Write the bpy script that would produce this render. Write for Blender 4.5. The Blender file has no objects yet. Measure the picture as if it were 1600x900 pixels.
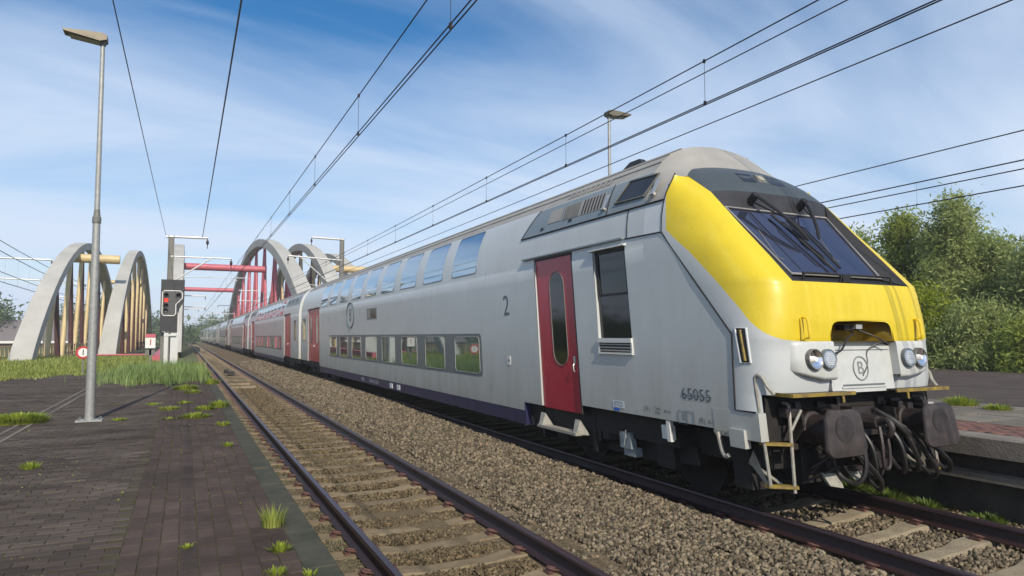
import bpy, math, random
import numpy as np
from math import sin, cos, pi, radians, atan2, sqrt
from mathutils import Vector, Matrix
random.seed(7); RNG = np.random.default_rng(11)
S = bpy.context.scene; COL = S.collection

# ---------------------------------------------------------------- camera
FPX = 1050.0; VPX, VPY = 288.0, 526.0
PITCH = math.atan((VPY-450)/FPX); YAW = math.atan((800-VPX)/FPX*cos(PITCH))
CAMZ = 1.92
cd = bpy.data.cameras.new('camera'); cam = bpy.data.objects.new('camera', cd); COL.objects.link(cam)
cd.sensor_width = 36; cd.sensor_fit = 'HORIZONTAL'; cd.lens = 36*FPX/1600; cd.clip_end = 4000; cd.clip_start = .05
cam.location = (0, 0, CAMZ); cam.rotation_euler = (pi/2+PITCH, 0, -YAW)
S.camera = cam
S.render.resolution_x, S.render.resolution_y = 1024, 576
# ---------------------------------------------------------------- light
SUN_EL, SUN_AZ = radians(36), radians(180+8.0)      # azimuth clockwise from +Y: behind the camera, a little left
S.view_settings.view_transform = 'Standard'; S.view_settings.look = 'None'
S.view_settings.exposure = 0.10; S.view_settings.gamma = 1.0
w = bpy.data.worlds.new('World'); S.world = w; w.use_nodes = True
nt = w.node_tree; nt.nodes.clear()
def N(nt, t, **kw):
    n = nt.nodes.new(t)
    for k, v in kw.items(): setattr(n, k, v)
    return n
out = N(nt, 'ShaderNodeOutputWorld'); bg = N(nt, 'ShaderNodeBackground'); sky = N(nt, 'ShaderNodeTexSky')
sky.sky_type = 'NISHITA'; sky.sun_disc = False; sky.sun_elevation = SUN_EL; sky.sun_rotation = SUN_AZ
sky.air_density = 1.0; sky.dust_density = 0.6; sky.ozone_density = 2.2; sky.altitude = 0
bg.inputs['Strength'].default_value = 0.12
tc = N(nt, 'ShaderNodeTexCoord')
# wispy cloud layer: project the view direction onto a high plane, then stretched noise
sep = N(nt, 'ShaderNodeSeparateXYZ'); nt.links.new(tc.outputs['Generated'], sep.inputs[0])
mx = N(nt, 'ShaderNodeMath', operation='MAXIMUM'); mx.inputs[1].default_value = 0.0; nt.links.new(sep.outputs[2], mx.inputs[0])
ad = N(nt, 'ShaderNodeMath', operation='ADD'); ad.inputs[1].default_value = 0.22; nt.links.new(mx.outputs[0], ad.inputs[0])
dx = N(nt, 'ShaderNodeMath', operation='DIVIDE'); nt.links.new(sep.outputs[0], dx.inputs[0]); nt.links.new(ad.outputs[0], dx.inputs[1])
dy = N(nt, 'ShaderNodeMath', operation='DIVIDE'); nt.links.new(sep.outputs[1], dy.inputs[0]); nt.links.new(ad.outputs[0], dy.inputs[1])
cb = N(nt, 'ShaderNodeCombineXYZ'); nt.links.new(dx.outputs[0], cb.inputs[0]); nt.links.new(dy.outputs[0], cb.inputs[1])
mp = N(nt, 'ShaderNodeMapping'); mp.inputs['Rotation'].default_value = (0, 0, radians(38)); mp.inputs['Scale'].default_value = (0.42, 1.25, 1); mp.inputs['Location'].default_value = (2.3, 4.6, 0)
nt.links.new(cb.outputs[0], mp.inputs[0])
n1 = N(nt, 'ShaderNodeTexNoise'); n1.inputs['Scale'].default_value = 1.3; n1.inputs['Detail'].default_value = 9; n1.inputs['Roughness'].default_value = .55; n1.inputs['Distortion'].default_value = .6
nt.links.new(mp.outputs[0], n1.inputs['Vector'])
r1 = N(nt, 'ShaderNodeValToRGB'); r1.color_ramp.elements[0].position = .30; r1.color_ramp.elements[0].color = (0, 0, 0, 1); r1.color_ramp.elements[1].position = .64; r1.color_ramp.elements[1].color = (.85, .85, .85, 1)
nt.links.new(n1.outputs['Fac'], r1.inputs[0])
# whiter towards the horizon (thin cirrus seen edge-on)
hz = N(nt, 'ShaderNodeMapRange'); hz.inputs[1].default_value = 0.0; hz.inputs[2].default_value = .42; hz.inputs[3].default_value = .60; hz.inputs[4].default_value = 0.0
nt.links.new(sep.outputs[2], hz.inputs[0])
cm = N(nt, 'ShaderNodeMath', operation='MAXIMUM'); nt.links.new(hz.outputs[0], cm.inputs[1])
sc = N(nt, 'ShaderNodeMath', operation='MULTIPLY_ADD'); nt.links.new(r1.outputs[0], sc.inputs[0]); sc.inputs[1].default_value = .80; nt.links.new(hz.outputs[0], sc.inputs[2]); sc.use_clamp = True
mix = N(nt, 'ShaderNodeMix', data_type='RGBA'); nt.links.new(sc.outputs[0], mix.inputs[0])
hs = N(nt, 'ShaderNodeHueSaturation'); hs.inputs['Saturation'].default_value = 1.38; hs.inputs['Value'].default_value = 1.0
nt.links.new(sky.outputs[0], hs.inputs['Color'])
nt.links.new(hs.outputs[0], mix.inputs[6]); mix.inputs[7].default_value = (5.4, 6.3, 7.7, 1)
nt.links.new(mix.outputs[2], bg.inputs['Color']); nt.links.new(bg.outputs[0], out.inputs[0])
sd = bpy.data.lights.new('sun', 'SUN'); sd.energy = 4.3; sd.angle = radians(.5); sd.color = (1, .90, .76)
sun = bpy.data.objects.new('sun', sd); COL.objects.link(sun)
sdir = Vector((sin(SUN_AZ)*cos(SUN_EL), cos(SUN_AZ)*cos(SUN_EL), sin(SUN_EL)))
sun.rotation_euler = sdir.to_track_quat('Z', 'Y').to_euler(); sun.location = (-10, -30, 30)

# ---------------------------------------------------------------- materials
def mat(name, col, rough=.6, metal=0., var=0., scale=5., bump=0., bscale=40., spec=.5, col2=None, det=6, stretch=None, coat=0., ior=None, island=0., world=False):
    m = bpy.data.materials.new(name); m.use_nodes = True; nt = m.node_tree
    b = nt.nodes['Principled BSDF']; b.inputs['Base Color'].default_value = (*col, 1)
    b.inputs['Roughness'].default_value = rough; b.inputs['Metallic'].default_value = metal
    b.inputs['Specular IOR Level'].default_value = spec
    if coat: b.inputs['Coat Weight'].default_value = coat; b.inputs['Coat Roughness'].default_value = .08
    if ior: b.inputs['IOR'].default_value = ior
    tc = N(nt, 'ShaderNodeTexCoord'); vec = N(nt, 'ShaderNodeNewGeometry').outputs['Position'] if world else tc.outputs['Object']
    if stretch:
        mp = N(nt, 'ShaderNodeMapping'); mp.inputs['Scale'].default_value = stretch; nt.links.new(vec, mp.inputs[0]); vec = mp.outputs[0]
    last = None
    if var or col2:
        n = N(nt, 'ShaderNodeTexNoise'); n.inputs['Scale'].default_value = scale; n.inputs['Detail'].default_value = det; n.inputs['Roughness'].default_value = .62
        nt.links.new(vec, n.inputs['Vector'])
        mr = N(nt, 'ShaderNodeMapRange'); mr.inputs[1].default_value = .3; mr.inputs[2].default_value = .7
        nt.links.new(n.outputs['Fac'], mr.inputs[0])
        mxx = N(nt, 'ShaderNodeMix', data_type='RGBA')
        nt.links.new(mr.outputs[0], mxx.inputs[0])
        if col2: mxx.inputs[6].default_value = (*col, 1); mxx.inputs[7].default_value = (*col2, 1)
        else:
            mxx.inputs[6].default_value = (*[c*(1-var) for c in col], 1); mxx.inputs[7].default_value = (*[min(1, c*(1+var)) for c in col], 1)
        last = mxx.outputs[2]
    if island:
        g = N(nt, 'ShaderNodeNewGeometry'); mr = N(nt, 'ShaderNodeMapRange'); mr.inputs[3].default_value = 1-island; mr.inputs[4].default_value = 1+island
        oi = N(nt, 'ShaderNodeObjectInfo'); a = N(nt, 'ShaderNodeMath', operation='ADD'); fr = N(nt, 'ShaderNodeMath', operation='FRACT')
        nt.links.new(g.outputs['Random Per Island'], a.inputs[0]); nt.links.new(oi.outputs['Random'], a.inputs[1]); nt.links.new(a.outputs[0], fr.inputs[0])
        nt.links.new(fr.outputs[0], mr.inputs[0])
        vm = N(nt, 'ShaderNodeVectorMath', operation='SCALE')
        if last: nt.links.new(last, vm.inputs[0])
        else: vm.inputs[0].default_value = col
        nt.links.new(mr.outputs[0], vm.inputs['Scale']); last = vm.outputs[0]
    if last: nt.links.new(last, b.inputs['Base Color'])
    if bump:
        n = N(nt, 'ShaderNodeTexNoise'); n.inputs['Scale'].default_value = bscale; n.inputs['Detail'].default_value = 5
        nt.links.new(vec, n.inputs['Vector'])
        bp = N(nt, 'ShaderNodeBump'); bp.inputs['Strength'].default_value = bump; bp.inputs['Distance'].default_value = .02
        nt.links.new(n.outputs['Fac'], bp.inputs['Height']); nt.links.new(bp.outputs[0], b.inputs['Normal'])
    return m
def leafmat(name, c1, c2, trans=.35):
    m = mat(name, c1, .55, var=0, col2=c2, scale=.7, island=.35, spec=.3)
    nt = m.node_tree; b = nt.nodes['Principled BSDF']; t = N(nt, 'ShaderNodeBsdfTranslucent'); mx = N(nt, 'ShaderNodeMixShader'); mx.inputs[0].default_value = trans
    src = b.inputs['Base Color'].links[0].from_socket; nt.links.new(src, t.inputs[0])
    nt.links.new(b.outputs[0], mx.inputs[1]); nt.links.new(t.outputs[0], mx.inputs[2]); nt.links.new(mx.outputs[0], nt.nodes['Material Output'].inputs[0])
    return m
def dirt(m, top=(0, 3), colour=(.22, .20, .14), amount=.5, zlo=.5, zhi=1.6):
    """road dirt thrown up from the track: stronger low on the body, streaked"""
    nt = m.node_tree; b = nt.nodes['Principled BSDF']; tc = N(nt, 'ShaderNodeTexCoord'); sp = N(nt, 'ShaderNodeSeparateXYZ'); nt.links.new(tc.outputs['Object'], sp.inputs[0])
    mr = N(nt, 'ShaderNodeMapRange'); mr.inputs[1].default_value = zlo; mr.inputs[2].default_value = zhi; mr.inputs[3].default_value = 1; mr.inputs[4].default_value = .08; nt.links.new(sp.outputs[2], mr.inputs[0])
    mp = N(nt, 'ShaderNodeMapping'); mp.inputs['Scale'].default_value = (1, 1.2, .35); nt.links.new(tc.outputs['Object'], mp.inputs[0])
    n = N(nt, 'ShaderNodeTexNoise'); n.inputs['Scale'].default_value = 2.2; n.inputs['Detail'].default_value = 9; n.inputs['Roughness'].default_value = .68; nt.links.new(mp.outputs[0], n.inputs['Vector'])
    a = N(nt, 'ShaderNodeMath', operation='MULTIPLY'); nt.links.new(mr.outputs[0], a.inputs[0]); nt.links.new(n.outputs['Fac'], a.inputs[1])
    a2 = N(nt, 'ShaderNodeMath', operation='MULTIPLY'); nt.links.new(a.outputs[0], a2.inputs[0]); a2.inputs[1].default_value = amount*1.6; a2.use_clamp = True
    mx = N(nt, 'ShaderNodeMix', data_type='RGBA'); nt.links.new(a2.outputs[0], mx.inputs[0])
    if b.inputs['Base Color'].links: nt.links.new(b.inputs['Base Color'].links[0].from_socket, mx.inputs[6])
    else: mx.inputs[6].default_value = b.inputs['Base Color'].default_value
    mx.inputs[7].default_value = (*colour, 1)
    mp2 = N(nt, 'ShaderNodeMapping'); mp2.inputs['Scale'].default_value = (1, 5.5, .22); nt.links.new(tc.outputs['Object'], mp2.inputs[0])
    n2 = N(nt, 'ShaderNodeTexNoise'); n2.inputs['Scale'].default_value = 2.0; n2.inputs['Detail'].default_value = 6; n2.inputs['Roughness'].default_value = .6; nt.links.new(mp2.outputs[0], n2.inputs['Vector'])
    r2 = N(nt, 'ShaderNodeMapRange'); r2.inputs[1].default_value = .5; r2.inputs[2].default_value = .78; r2.inputs[4].default_value = .08; nt.links.new(n2.outputs['Fac'], r2.inputs[0])
    mx2 = N(nt, 'ShaderNodeMix', data_type='RGBA'); nt.links.new(r2.outputs[0], mx2.inputs[0]); nt.links.new(mx.outputs[2], mx2.inputs[6]); mx2.inputs[7].default_value = (*[c*.9 for c in colour], 1)
    nt.links.new(mx2.outputs[2], b.inputs['Base Color'])
    # the sheet metal is not dead flat: long soft waves, and duller where dirty
    nw = N(nt, 'ShaderNodeTexNoise'); nw.inputs['Scale'].default_value = 1.1; nw.inputs['Detail'].default_value = 1.5; nt.links.new(tc.outputs['Object'], nw.inputs['Vector'])
    bw = N(nt, 'ShaderNodeBump'); bw.inputs['Strength'].default_value = .35; bw.inputs['Distance'].default_value = .02; nt.links.new(nw.outputs['Fac'], bw.inputs['Height']); nt.links.new(bw.outputs[0], b.inputs['Normal'])
    rr = N(nt, 'ShaderNodeMapRange'); rr.inputs[3].default_value = .26; rr.inputs[4].default_value = .6; nt.links.new(a2.outputs[0], rr.inputs[0]); nt.links.new(rr.outputs[0], b.inputs['Roughness'])
    return m
M = {}
M['body'] = dirt(mat('grey_train_paint', (.52, .545, .54), .32, var=.05, scale=1.2, spec=.5, bump=.015, bscale=1.5), amount=.85, zlo=.4, zhi=1.9)
M['white'] = mat('white_train_paint', (.58, .60, .60), .28, var=.06, scale=2, coat=.3)
M['cream'] = mat('pale_jamb_paint', (.62, .62, .58), .4, var=.05)
M['pod'] = mat('headlight_housing_paint', (.47, .485, .47), .35, var=.07, scale=9)
M['roof'] = mat('dusty_roof_paint', (.30, .29, .265), .6, var=.12, scale=2.5)
M['dkgrey'] = mat('dark_grey_paint', (.20, .235, .25), .35, var=.08, scale=3)
M['brow'] = mat('brow_grey_paint', (.050, .062, .068), .42, var=.1, scale=4)
M['headerdark'] = mat('black_header_paint', (.028, .027, .030), .5, var=.3, scale=8)
M['yellow'] = mat('signal_yellow_paint', (.80, .58, .005), .3, var=.08, scale=1.6, col2=(.72, .49, .02), coat=.35)
M['red'] = dirt(mat('crimson_door_paint', (.40, .012, .035), .3, var=.1, scale=3), amount=.35, colour=(.14, .03, .03))
M['blue'] = mat('navy_skirt_paint', (.018, .018, .065), .4, var=.3, scale=4)
M['black'] = mat('black_rubber', (.012, .012, .013), .6)
M['soot'] = mat('grimy_underframe', (.010, .008, .007), .8, var=.5, scale=6, bump=.3)
M['rustdark'] = mat('oily_cast_iron', (.026, .019, .018), .5, var=.5, scale=9, bump=.25, bscale=60)
M['buffer'] = mat('greasy_buffer_steel', (.040, .031, .029), .5, var=.5, scale=7, bump=.15, bscale=50)
M['hose'] = mat('hose_rubber', (.016, .014, .014), .5, var=.3, scale=20)
M['glass'] = mat('tinted_window_glass', (.40, .50, .56), .03, metal=.9, spec=1)
M['glasslow'] = mat('lower_deck_glass', (.27, .33, .33), .03, metal=.85, spec=1)
M['glassdk'] = mat('dark_cab_glass', (.010, .010, .012), .06, spec=.6)
M['wind'] = mat('windscreen_glass', (.11, .125, .20), .03, metal=.8, spec=1)
M['frame'] = mat('window_surround_grey', (.12, .135, .14), .4, var=.05)
M['alu'] = mat('brushed_aluminium', (.55, .55, .53), .35, metal=.6, var=.1, scale=20)
M['yedge'] = mat('yellow_step_paint', (.30, .21, .015), .6, scale=14, col2=(.10, .07, .035))
M['palem'] = mat('worn_pale_steel', (.27, .26, .22), .5, var=.25, scale=15, bump=.1)
M['lens'] = mat('lamp_lens_glass', (.75, .77, .8), .08, metal=.9, bump=.6, bscale=60)
M['chrome'] = mat('reflector_chrome', (.85, .85, .85), .08, metal=1)
M['ink'] = mat('grey_lettering', (.09, .11, .12), .5)
M['emblem'] = mat('pale_grey_emblem', (.19, .21, .21), .5)
M['recess'] = mat('grimy_shaded_yellow', (.34, .23, .012), .6, col2=(.12, .08, .02), scale=5)  # grime plus the shade inside the recess, both put into the colour
M['timber'] = mat('weathered_timber', (.22, .175, .11), .85, var=.25, scale=6)
M['stickw'] = mat('white_sticker', (.60, .62, .62), .5)
M['stickb'] = mat('blue_sticker', (.02, .12, .5), .5)
M['rail'] = mat('rusty_rail_steel', (.024, .010, .010), .55, var=.35, scale=30, bump=.2, bscale=120)
M['railhead'] = mat('worn_rail_head', (.060, .038, .044), .36, metal=.4, var=.25, scale=12, stretch=(4, .15, 1))
M['clip'] = mat('rusty_clip', (.09, .04, .032), .7, var=.3, scale=40)
M['sleeper'] = mat('dusty_concrete_sleeper', (.195, .152, .094), .9, world=True, var=.28, scale=5, bump=.5, bscale=45, island=.12, spec=.15)
M['sleeperB'] = mat('clean_concrete_sleeper', (.255, .215, .150), .9, world=True, var=.25, scale=5, bump=.5, bscale=45, island=.1, spec=.15)
M['ballast'] = mat('ballast_dust', (.095, .070, .042), .95, scale=20, bump=1.0, bscale=30, col2=(.18, .14, .085), spec=.1)
M['stone'] = mat('ballast_stone', (.105, .083, .055), .9, scale=14, island=.6, spec=.15, col2=(.205, .168, .115))
M['stonefine'] = mat('dusty_ballast_stone', (.125, .096, .056), .95, var=.2, scale=14, island=.45, spec=.1)
M['stonemoss'] = mat('mossy_ballast_stone', (.085, .080, .045), .95, var=.3, scale=5, island=.4, col2=(.13, .105, .062))
M['brick'] = mat('purple_brown_paver', (.044, .032, .027), .85, scale=1.6, bump=.5, bscale=60, island=.13, col2=(.092, .068, .057), det=9, spec=.12, world=True)
M['paver'] = mat('dark_grey_paver', (.047, .036, .030), .85, scale=.9, bump=.5, bscale=60, island=.26, col2=(.105, .086, .072), det=12, stretch=(.6, 1.6, 1), spec=.10, world=True)
M['joint'] = mat('mossy_joint_sand', (.052, .044, .030), .95, var=.4, scale=3, col2=(.085, .076, .044), bump=.4, spec=.1)
M['kerb'] = mat('mossy_concrete_edge', (.042, .046, .034), .9, var=.4, scale=3, bump=.5, col2=(.085, .080, .062), spec=.12, world=True)
M['asphalt'] = mat('old_asphalt', (.078, .064, .056), .92, var=.3, spec=.12, world=True, scale=2, bump=.5, bscale=80)
M['slab'] = mat('pale_concrete_slab', (.135, .118, .092), .9, world=True, var=.3, scale=3, bump=.4, island=.2)
M['redbrick'] = mat('faded_red_paver', (.135, .064, .050), .9, world=True, var=.3, scale=5, bump=.3, island=.2)
M['wall'] = mat('stained_concrete_wall', (.050, .042, .036), .9, var=.45, scale=1.6, bump=.4)
M['lip'] = mat('pale_platform_edge', (.17, .15, .125), .9, var=.3, scale=5, bump=.3)
M['conc'] = mat('weathered_arch_concrete', (.34, .335, .30), .88, col2=(.46, .45, .41), scale=.35, bump=.3, bscale=3, stretch=(1, 1, .35))
M['beige'] = mat('beige_steel_paint', (.52, .40, .20), .5, var=.12, scale=2)
M['maroon'] = mat('maroon_steel_paint', (.10, .045, .045), .55, var=.2, scale=2)
M['pink'] = mat('faded_red_steel_paint', (.46, .10, .13), .5, var=.15, scale=2)
M['galv'] = mat('galvanised_steel', (.34, .345, .33), .5, metal=.35, var=.18, scale=14, bump=.05)
M['mast'] = mat('grey_mast_steel', (.16, .16, .145), .6, metal=.2, var=.2, scale=9)
M['pale'] = mat('pale_zinc_arm', (.62, .62, .60), .4, metal=.3)
M['wire'] = mat('dark_copper_wire', (.022, .018, .020), .5, metal=.4)
M['lampd'] = mat('bronze_lamp_head', (.16, .14, .10), .5, metal=.3, var=.2)
M['lampg'] = mat('lamp_diffuser', (.35, .33, .26), .3)
M['sig'] = mat('signal_board_black', (.030, .030, .032), .6, var=.2)
M['sigr'] = mat('signal_face_grey', (.075, .075, .078), .6)
M['signw'] = mat('white_enamel', (.70, .69, .66), .4)
M['signr'] = mat('red_enamel', (.45, .03, .03), .4)
M['grass'] = leafmat('grass_blades', (.21, .27, .04), (.36, .38, .11), .35)
M['grasst'] = leafmat('tall_grass_blades', (.17, .27, .075), (.30, .37, .13), .35)
M['weed'] = leafmat('weed_leaves', (.18, .26, .02), (.30, .33, .05), .35)
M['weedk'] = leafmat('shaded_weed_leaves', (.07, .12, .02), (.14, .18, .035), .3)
M['leafA'] = leafmat('bright_shrub_leaves', (.20, .27, .015), (.34, .37, .035), .45)
M['leafB'] = leafmat('silver_green_leaves', (.22, .29, .085), (.40, .44, .17), .5)
M['leafC'] = leafmat('mid_green_leaves', (.19, .26, .04), (.34, .38, .08), .5)
M['far'] = leafmat('distant_foliage', (.06, .10, .03), (.11, .155, .05), .3)
M['bark'] = mat('grey_bark', (.13, .115, .09), .9, var=.3, scale=6, bump=.5)
M['field'] = mat('rough_meadow', (.075, .10, .025), .95, var=.35, scale=.4, bump=.5, bscale=6, col2=(.12, .12, .045))
M['house'] = mat('brick_house', (.20, .10, .07), .9, var=.2)
M['houseroof'] = mat('grey_roof_sheet', (.16, .14, .14), .8, var=.2)
em = bpy.data.materials.new('red_signal_lamp'); em.use_nodes = True
em.node_tree.nodes['Principled BSDF'].inputs['Emission Color'].default_value = (1, .04, .02, 1); em.node_tree.nodes['Principled BSDF'].inputs['Emission Strength'].default_value = 2.2
em.node_tree.nodes['Principled BSDF'].inputs['Base Color'].default_value = (.5, .02, .02, 1); M['redlamp'] = em
# ---------------------------------------------------------------- helpers
def tag(o, label=None, cat=None, group=None, kind=None):
    if label: o['label'] = label
    if cat: o['category'] = cat
    if group: o['group'] = group
    if kind: o['kind'] = kind
    return o
def link(name, me, parent=None, loc=None):
    o = bpy.data.objects.new(name, me); COL.objects.link(o)
    if parent is not None: o.parent = parent
    if loc is not None: o.location = loc
    return o
def empty(name, loc, label=None, cat=None, group=None, rz=0.):
    o = bpy.data.objects.new(name, None); COL.objects.link(o); o.location = loc; o.rotation_euler = (0, 0, rz); o.empty_display_size = .3
    return tag(o, label, cat, group)
def worldloc(o):
    v = Vector((0, 0, 0))
    while o is not None: v = v+o.location; o = o.parent
    return v
class MB:
    def __init__(s): s.v = []; s.f = []; s.mi = []; s.attr = None
    def add(s, vs, fs, mi=0):
        b = len(s.v); s.v += [tuple(p) for p in vs]; s.f += [tuple(b+i for i in f) for f in fs]; s.mi += [mi]*len(fs); return s
    def box(s, x0, x1, y0, y1, z0, z1, mi=0):
        return s.add([(x, y, z) for z in (z0, z1) for y in (y0, y1) for x in (x0, x1)],
                     [(0, 2, 3, 1), (4, 5, 7, 6), (0, 1, 5, 4), (2, 6, 7, 3), (0, 4, 6, 2), (1, 3, 7, 5)], mi)
    def obox(s, c, sx, sy, sz, R=None, mi=0, taper=1.):
        R = R or Matrix.Identity(3); c = Vector(c); vs = []
        for z in (-1, 1):
            t = 1 if z < 0 else taper
            for y in (-1, 1):
                for x in (-1, 1): vs.append(c+R@Vector((x*sx/2*t, y*sy/2*t, z*sz/2)))
        return s.add(vs, [(0, 2, 3, 1), (4, 5, 7, 6), (0, 1, 5, 4), (2, 6, 7, 3), (0, 4, 6, 2), (1, 3, 7, 5)], mi)
    def tube(s, pts, r, n=8, cap=True, mi=0, closed=False):
        pts = [Vector(p) for p in pts]; rs = r if isinstance(r, (list, tuple)) else [r]*len(pts); b = len(s.v); k = len(pts); up = None
        for i, p in enumerate(pts):
            if closed: d = pts[(i+1) % k]-pts[i-1]
            else: d = pts[min(i+1, k-1)]-pts[max(i-1, 0)]
            d.normalize()
            if up is None: up = Vector((0, 0, 1)) if abs(d.z) < .9 else Vector((1, 0, 0))
            a = d.cross(up)
            if a.length < 1e-4: a = d.orthogonal()
            a.normalize(); c = a.cross(d).normalized(); up = c
            for j in range(n):
                t = 2*pi*j/n; s.v.append(tuple(p+a*(rs[i]*cos(t))+c*(rs[i]*sin(t))))
        for i in range(k if closed else k-1):
            i2 = (i+1) % k
            for j in range(n):
                j2 = (j+1) % n; s.f.append((b+i*n+j, b+i*n+j2, b+i2*n+j2, b+i2*n+j)); s.mi.append(mi)
        if cap and not closed:
            s.f.append(tuple(b+j for j in range(n))[::-1]); s.f.append(tuple(b+(k-1)*n+j for j in range(n))); s.mi += [mi, mi]
        return s
    def grid(s, rows, mi=0, flip=False):
        m = len(rows[0]); b = len(s.v)
        for r in rows: s.v += [tuple(p) for p in r]
        for i in range(len(rows)-1):
            for j in range(m-1):
                f = (b+i*m+j, b+i*m+j+1, b+(i+1)*m+j+1, b+(i+1)*m+j)
                s.f.append(f[::-1] if flip else f); s.mi.append(mi)
        return s
    def prism(s, poly, ax, a0, a1, mi=0):
        """poly: 2-D points in the plane normal to axis ax, extruded from a0 to a1"""
        def P(u, v, a):
            return (a, u, v) if ax == 0 else ((u, a, v) if ax == 1 else (u, v, a))
        n = len(poly); vs = [P(u, v, a0) for u, v in poly]+[P(u, v, a1) for u, v in poly]
        return s.add(vs, [tuple(range(n))[::-1], tuple(range(n, 2*n))]+[(i, (i+1) % n, n+(i+1) % n, n+i) for i in range(n)], mi)
    def mapv(s, fn): s.v = [tuple(fn(*p)) for p in s.v]; return s
    def build(s, name, m, parent=None, smooth=35, tf=None, loc=None, fix=True):
        if tf: s.mapv(tf)
        me = bpy.data.meshes.new(name)
        off = worldloc(parent) if parent is not None else (Vector(loc) if loc else Vector((0, 0, 0)))
        A = np.array(s.v, float)-np.array(off)
        me.from_pydata(A.tolist(), [], s.f)
        for x in (m if isinstance(m, (list, tuple)) else [m]): me.materials.append(M[x] if isinstance(x, str) else x)
        if any(s.mi): me.polygons.foreach_set('material_index', s.mi)
        if fix:
            import bmesh
            bm = bmesh.new(); bm.from_mesh(me); bmesh.ops.recalc_face_normals(bm, faces=bm.faces); bm.to_mesh(me); bm.free()
        if smooth:
            me.polygons.foreach_set('use_smooth', [True]*len(me.polygons)); me.set_sharp_from_angle(angle=radians(smooth))
        return link(name, me, parent, None if parent is not None else (off if loc else None))
def npmesh(name, V, F, m, parent=None, smooth=False, n=3):
    me = bpy.data.meshes.new(name); V = np.asarray(V, np.float32); F = np.asarray(F, np.int32)
    me.vertices.add(len(V)); me.vertices.foreach_set('co', V.ravel())
    me.loops.add(F.size); me.loops.foreach_set('vertex_index', F.ravel())
    me.polygons.add(len(F)); me.polygons.foreach_set('loop_start', np.arange(0, F.size, n, dtype=np.int32))
    me.update(calc_edges=True); me.validate()
    if smooth: me.polygons.foreach_set('use_smooth', [True]*len(me.polygons))
    me.materials.append(M[m]); return link(name, me, parent)
def text_mesh(name, s, size, fn, m, parent, depth=0., spacing=1.):
    """flat lettering: local (u right, v up) mapped by fn to world"""
    cu = bpy.data.curves.new(name, 'FONT'); cu.body = s; cu.size = size; cu.align_x = 'CENTER'; cu.align_y = 'CENTER'; cu.space_character = spacing; cu.resolution_u = 4
    t = bpy.data.objects.new(name, cu); COL.objects.link(t); bpy.context.view_layer.update()
    me = bpy.data.meshes.new_from_object(t.evaluated_get(bpy.context.evaluated_depsgraph_get())); bpy.data.objects.remove(t); bpy.data.curves.remove(cu)
    off = worldloc(parent)
    for v in me.vertices: v.co = Vector(fn(v.co.x, v.co.y))-off
    me.materials.clear(); me.materials.append(M[m]); me.name = name
    return link(name, me, parent)
def kids(o): return [c for c in bpy.data.objects if c.parent == o]
def copy_tree(o, ch, parent=None):
    c = o.copy(); COL.objects.link(c); c.parent = parent
    for k in ch.get(o, []): copy_tree(k, ch, c)
    return c
def childmap():
    d = {}
    for o in bpy.data.objects:
        if o.parent: d.setdefault(o.parent, []).append(o)
    return d
def smooth_path(pts, n=6):
    """Catmull-Rom through the points"""
    P = [Vector(p) for p in pts]; P = [P[0]*2-P[1]]+P+[P[-1]*2-P[-2]]; o = []
    for i in range(1, len(P)-2):
        for k in range(n):
            t = k/n; a, b, c, d = P[i-1:i+3]
            o.append(.5*((2*b)+(c-a)*t+(2*a-5*b+4*c-d)*t*t+(3*b-a-3*c+d)*t**3))
    o.append(P[-2]); return o
def roundrect(u0, u1, v0, v1, r, n=5):
    o = []
    for cx, cy, a in ((u1-r, v1-r, 0), (u0+r, v1-r, 90), (u0+r, v0+r, 180), (u1-r, v0+r, 270)):
        for k in range(n+1):
            t = radians(a+90*k/n); o.append((cx+r*cos(t), cy+r*sin(t)))
    return o

# ================================================================ THE SETTING
def sheet(name, x0, x1, y0, y1, z, m, nx=1, ny=1, zf=None):
    xs = np.linspace(x0, x1, nx+1); ys = np.linspace(y0, y1, ny+1)
    mb = MB(); mb.grid([[(x, y, z+(zf(x, y) if zf else 0)) for x in xs] for y in ys])
    o = mb.build(name, m, smooth=60); return tag(o, kind='structure')
sheet('ground', -1500, 1500, -60, 2500, -.9, 'field')
# railway formation: one heaped profile with a dip under each track and a heap between them
def bedz(x, y=8.):
    xp = [.9, 1.2, 1.62, 2.37, 3.12, 3.6, 3.95, 4.6, 5.05, 5.22, 5.42, 6.6, 7.5, 8.0, 8.45]
    c = min(max((y-6)*.012, 0), .17)
    zp = [-.16, -.18, -.20, -.215, -.20, -.17, -.11+c*.5, -.06+c*.8, -.04+c, -.06+c, -.22, -.22, -.21, -.18, -.20]
    return float(np.interp(x, xp, zp))
def track_bend(y):            # the line bends very gently left far away
    return 0.
mb = MB(); xs = np.linspace(.9, 8.5, 77); ys = list(np.arange(-6, 40, .5))+list(np.arange(40, 900, 20))
mb.grid([[(x, y, bedz(x, y)+.012*sin(y*1.7+x*3)) for x in xs] for y in ys])
tag(mb.build('ballast_bed', 'ballast', smooth=60), kind='structure')

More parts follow.
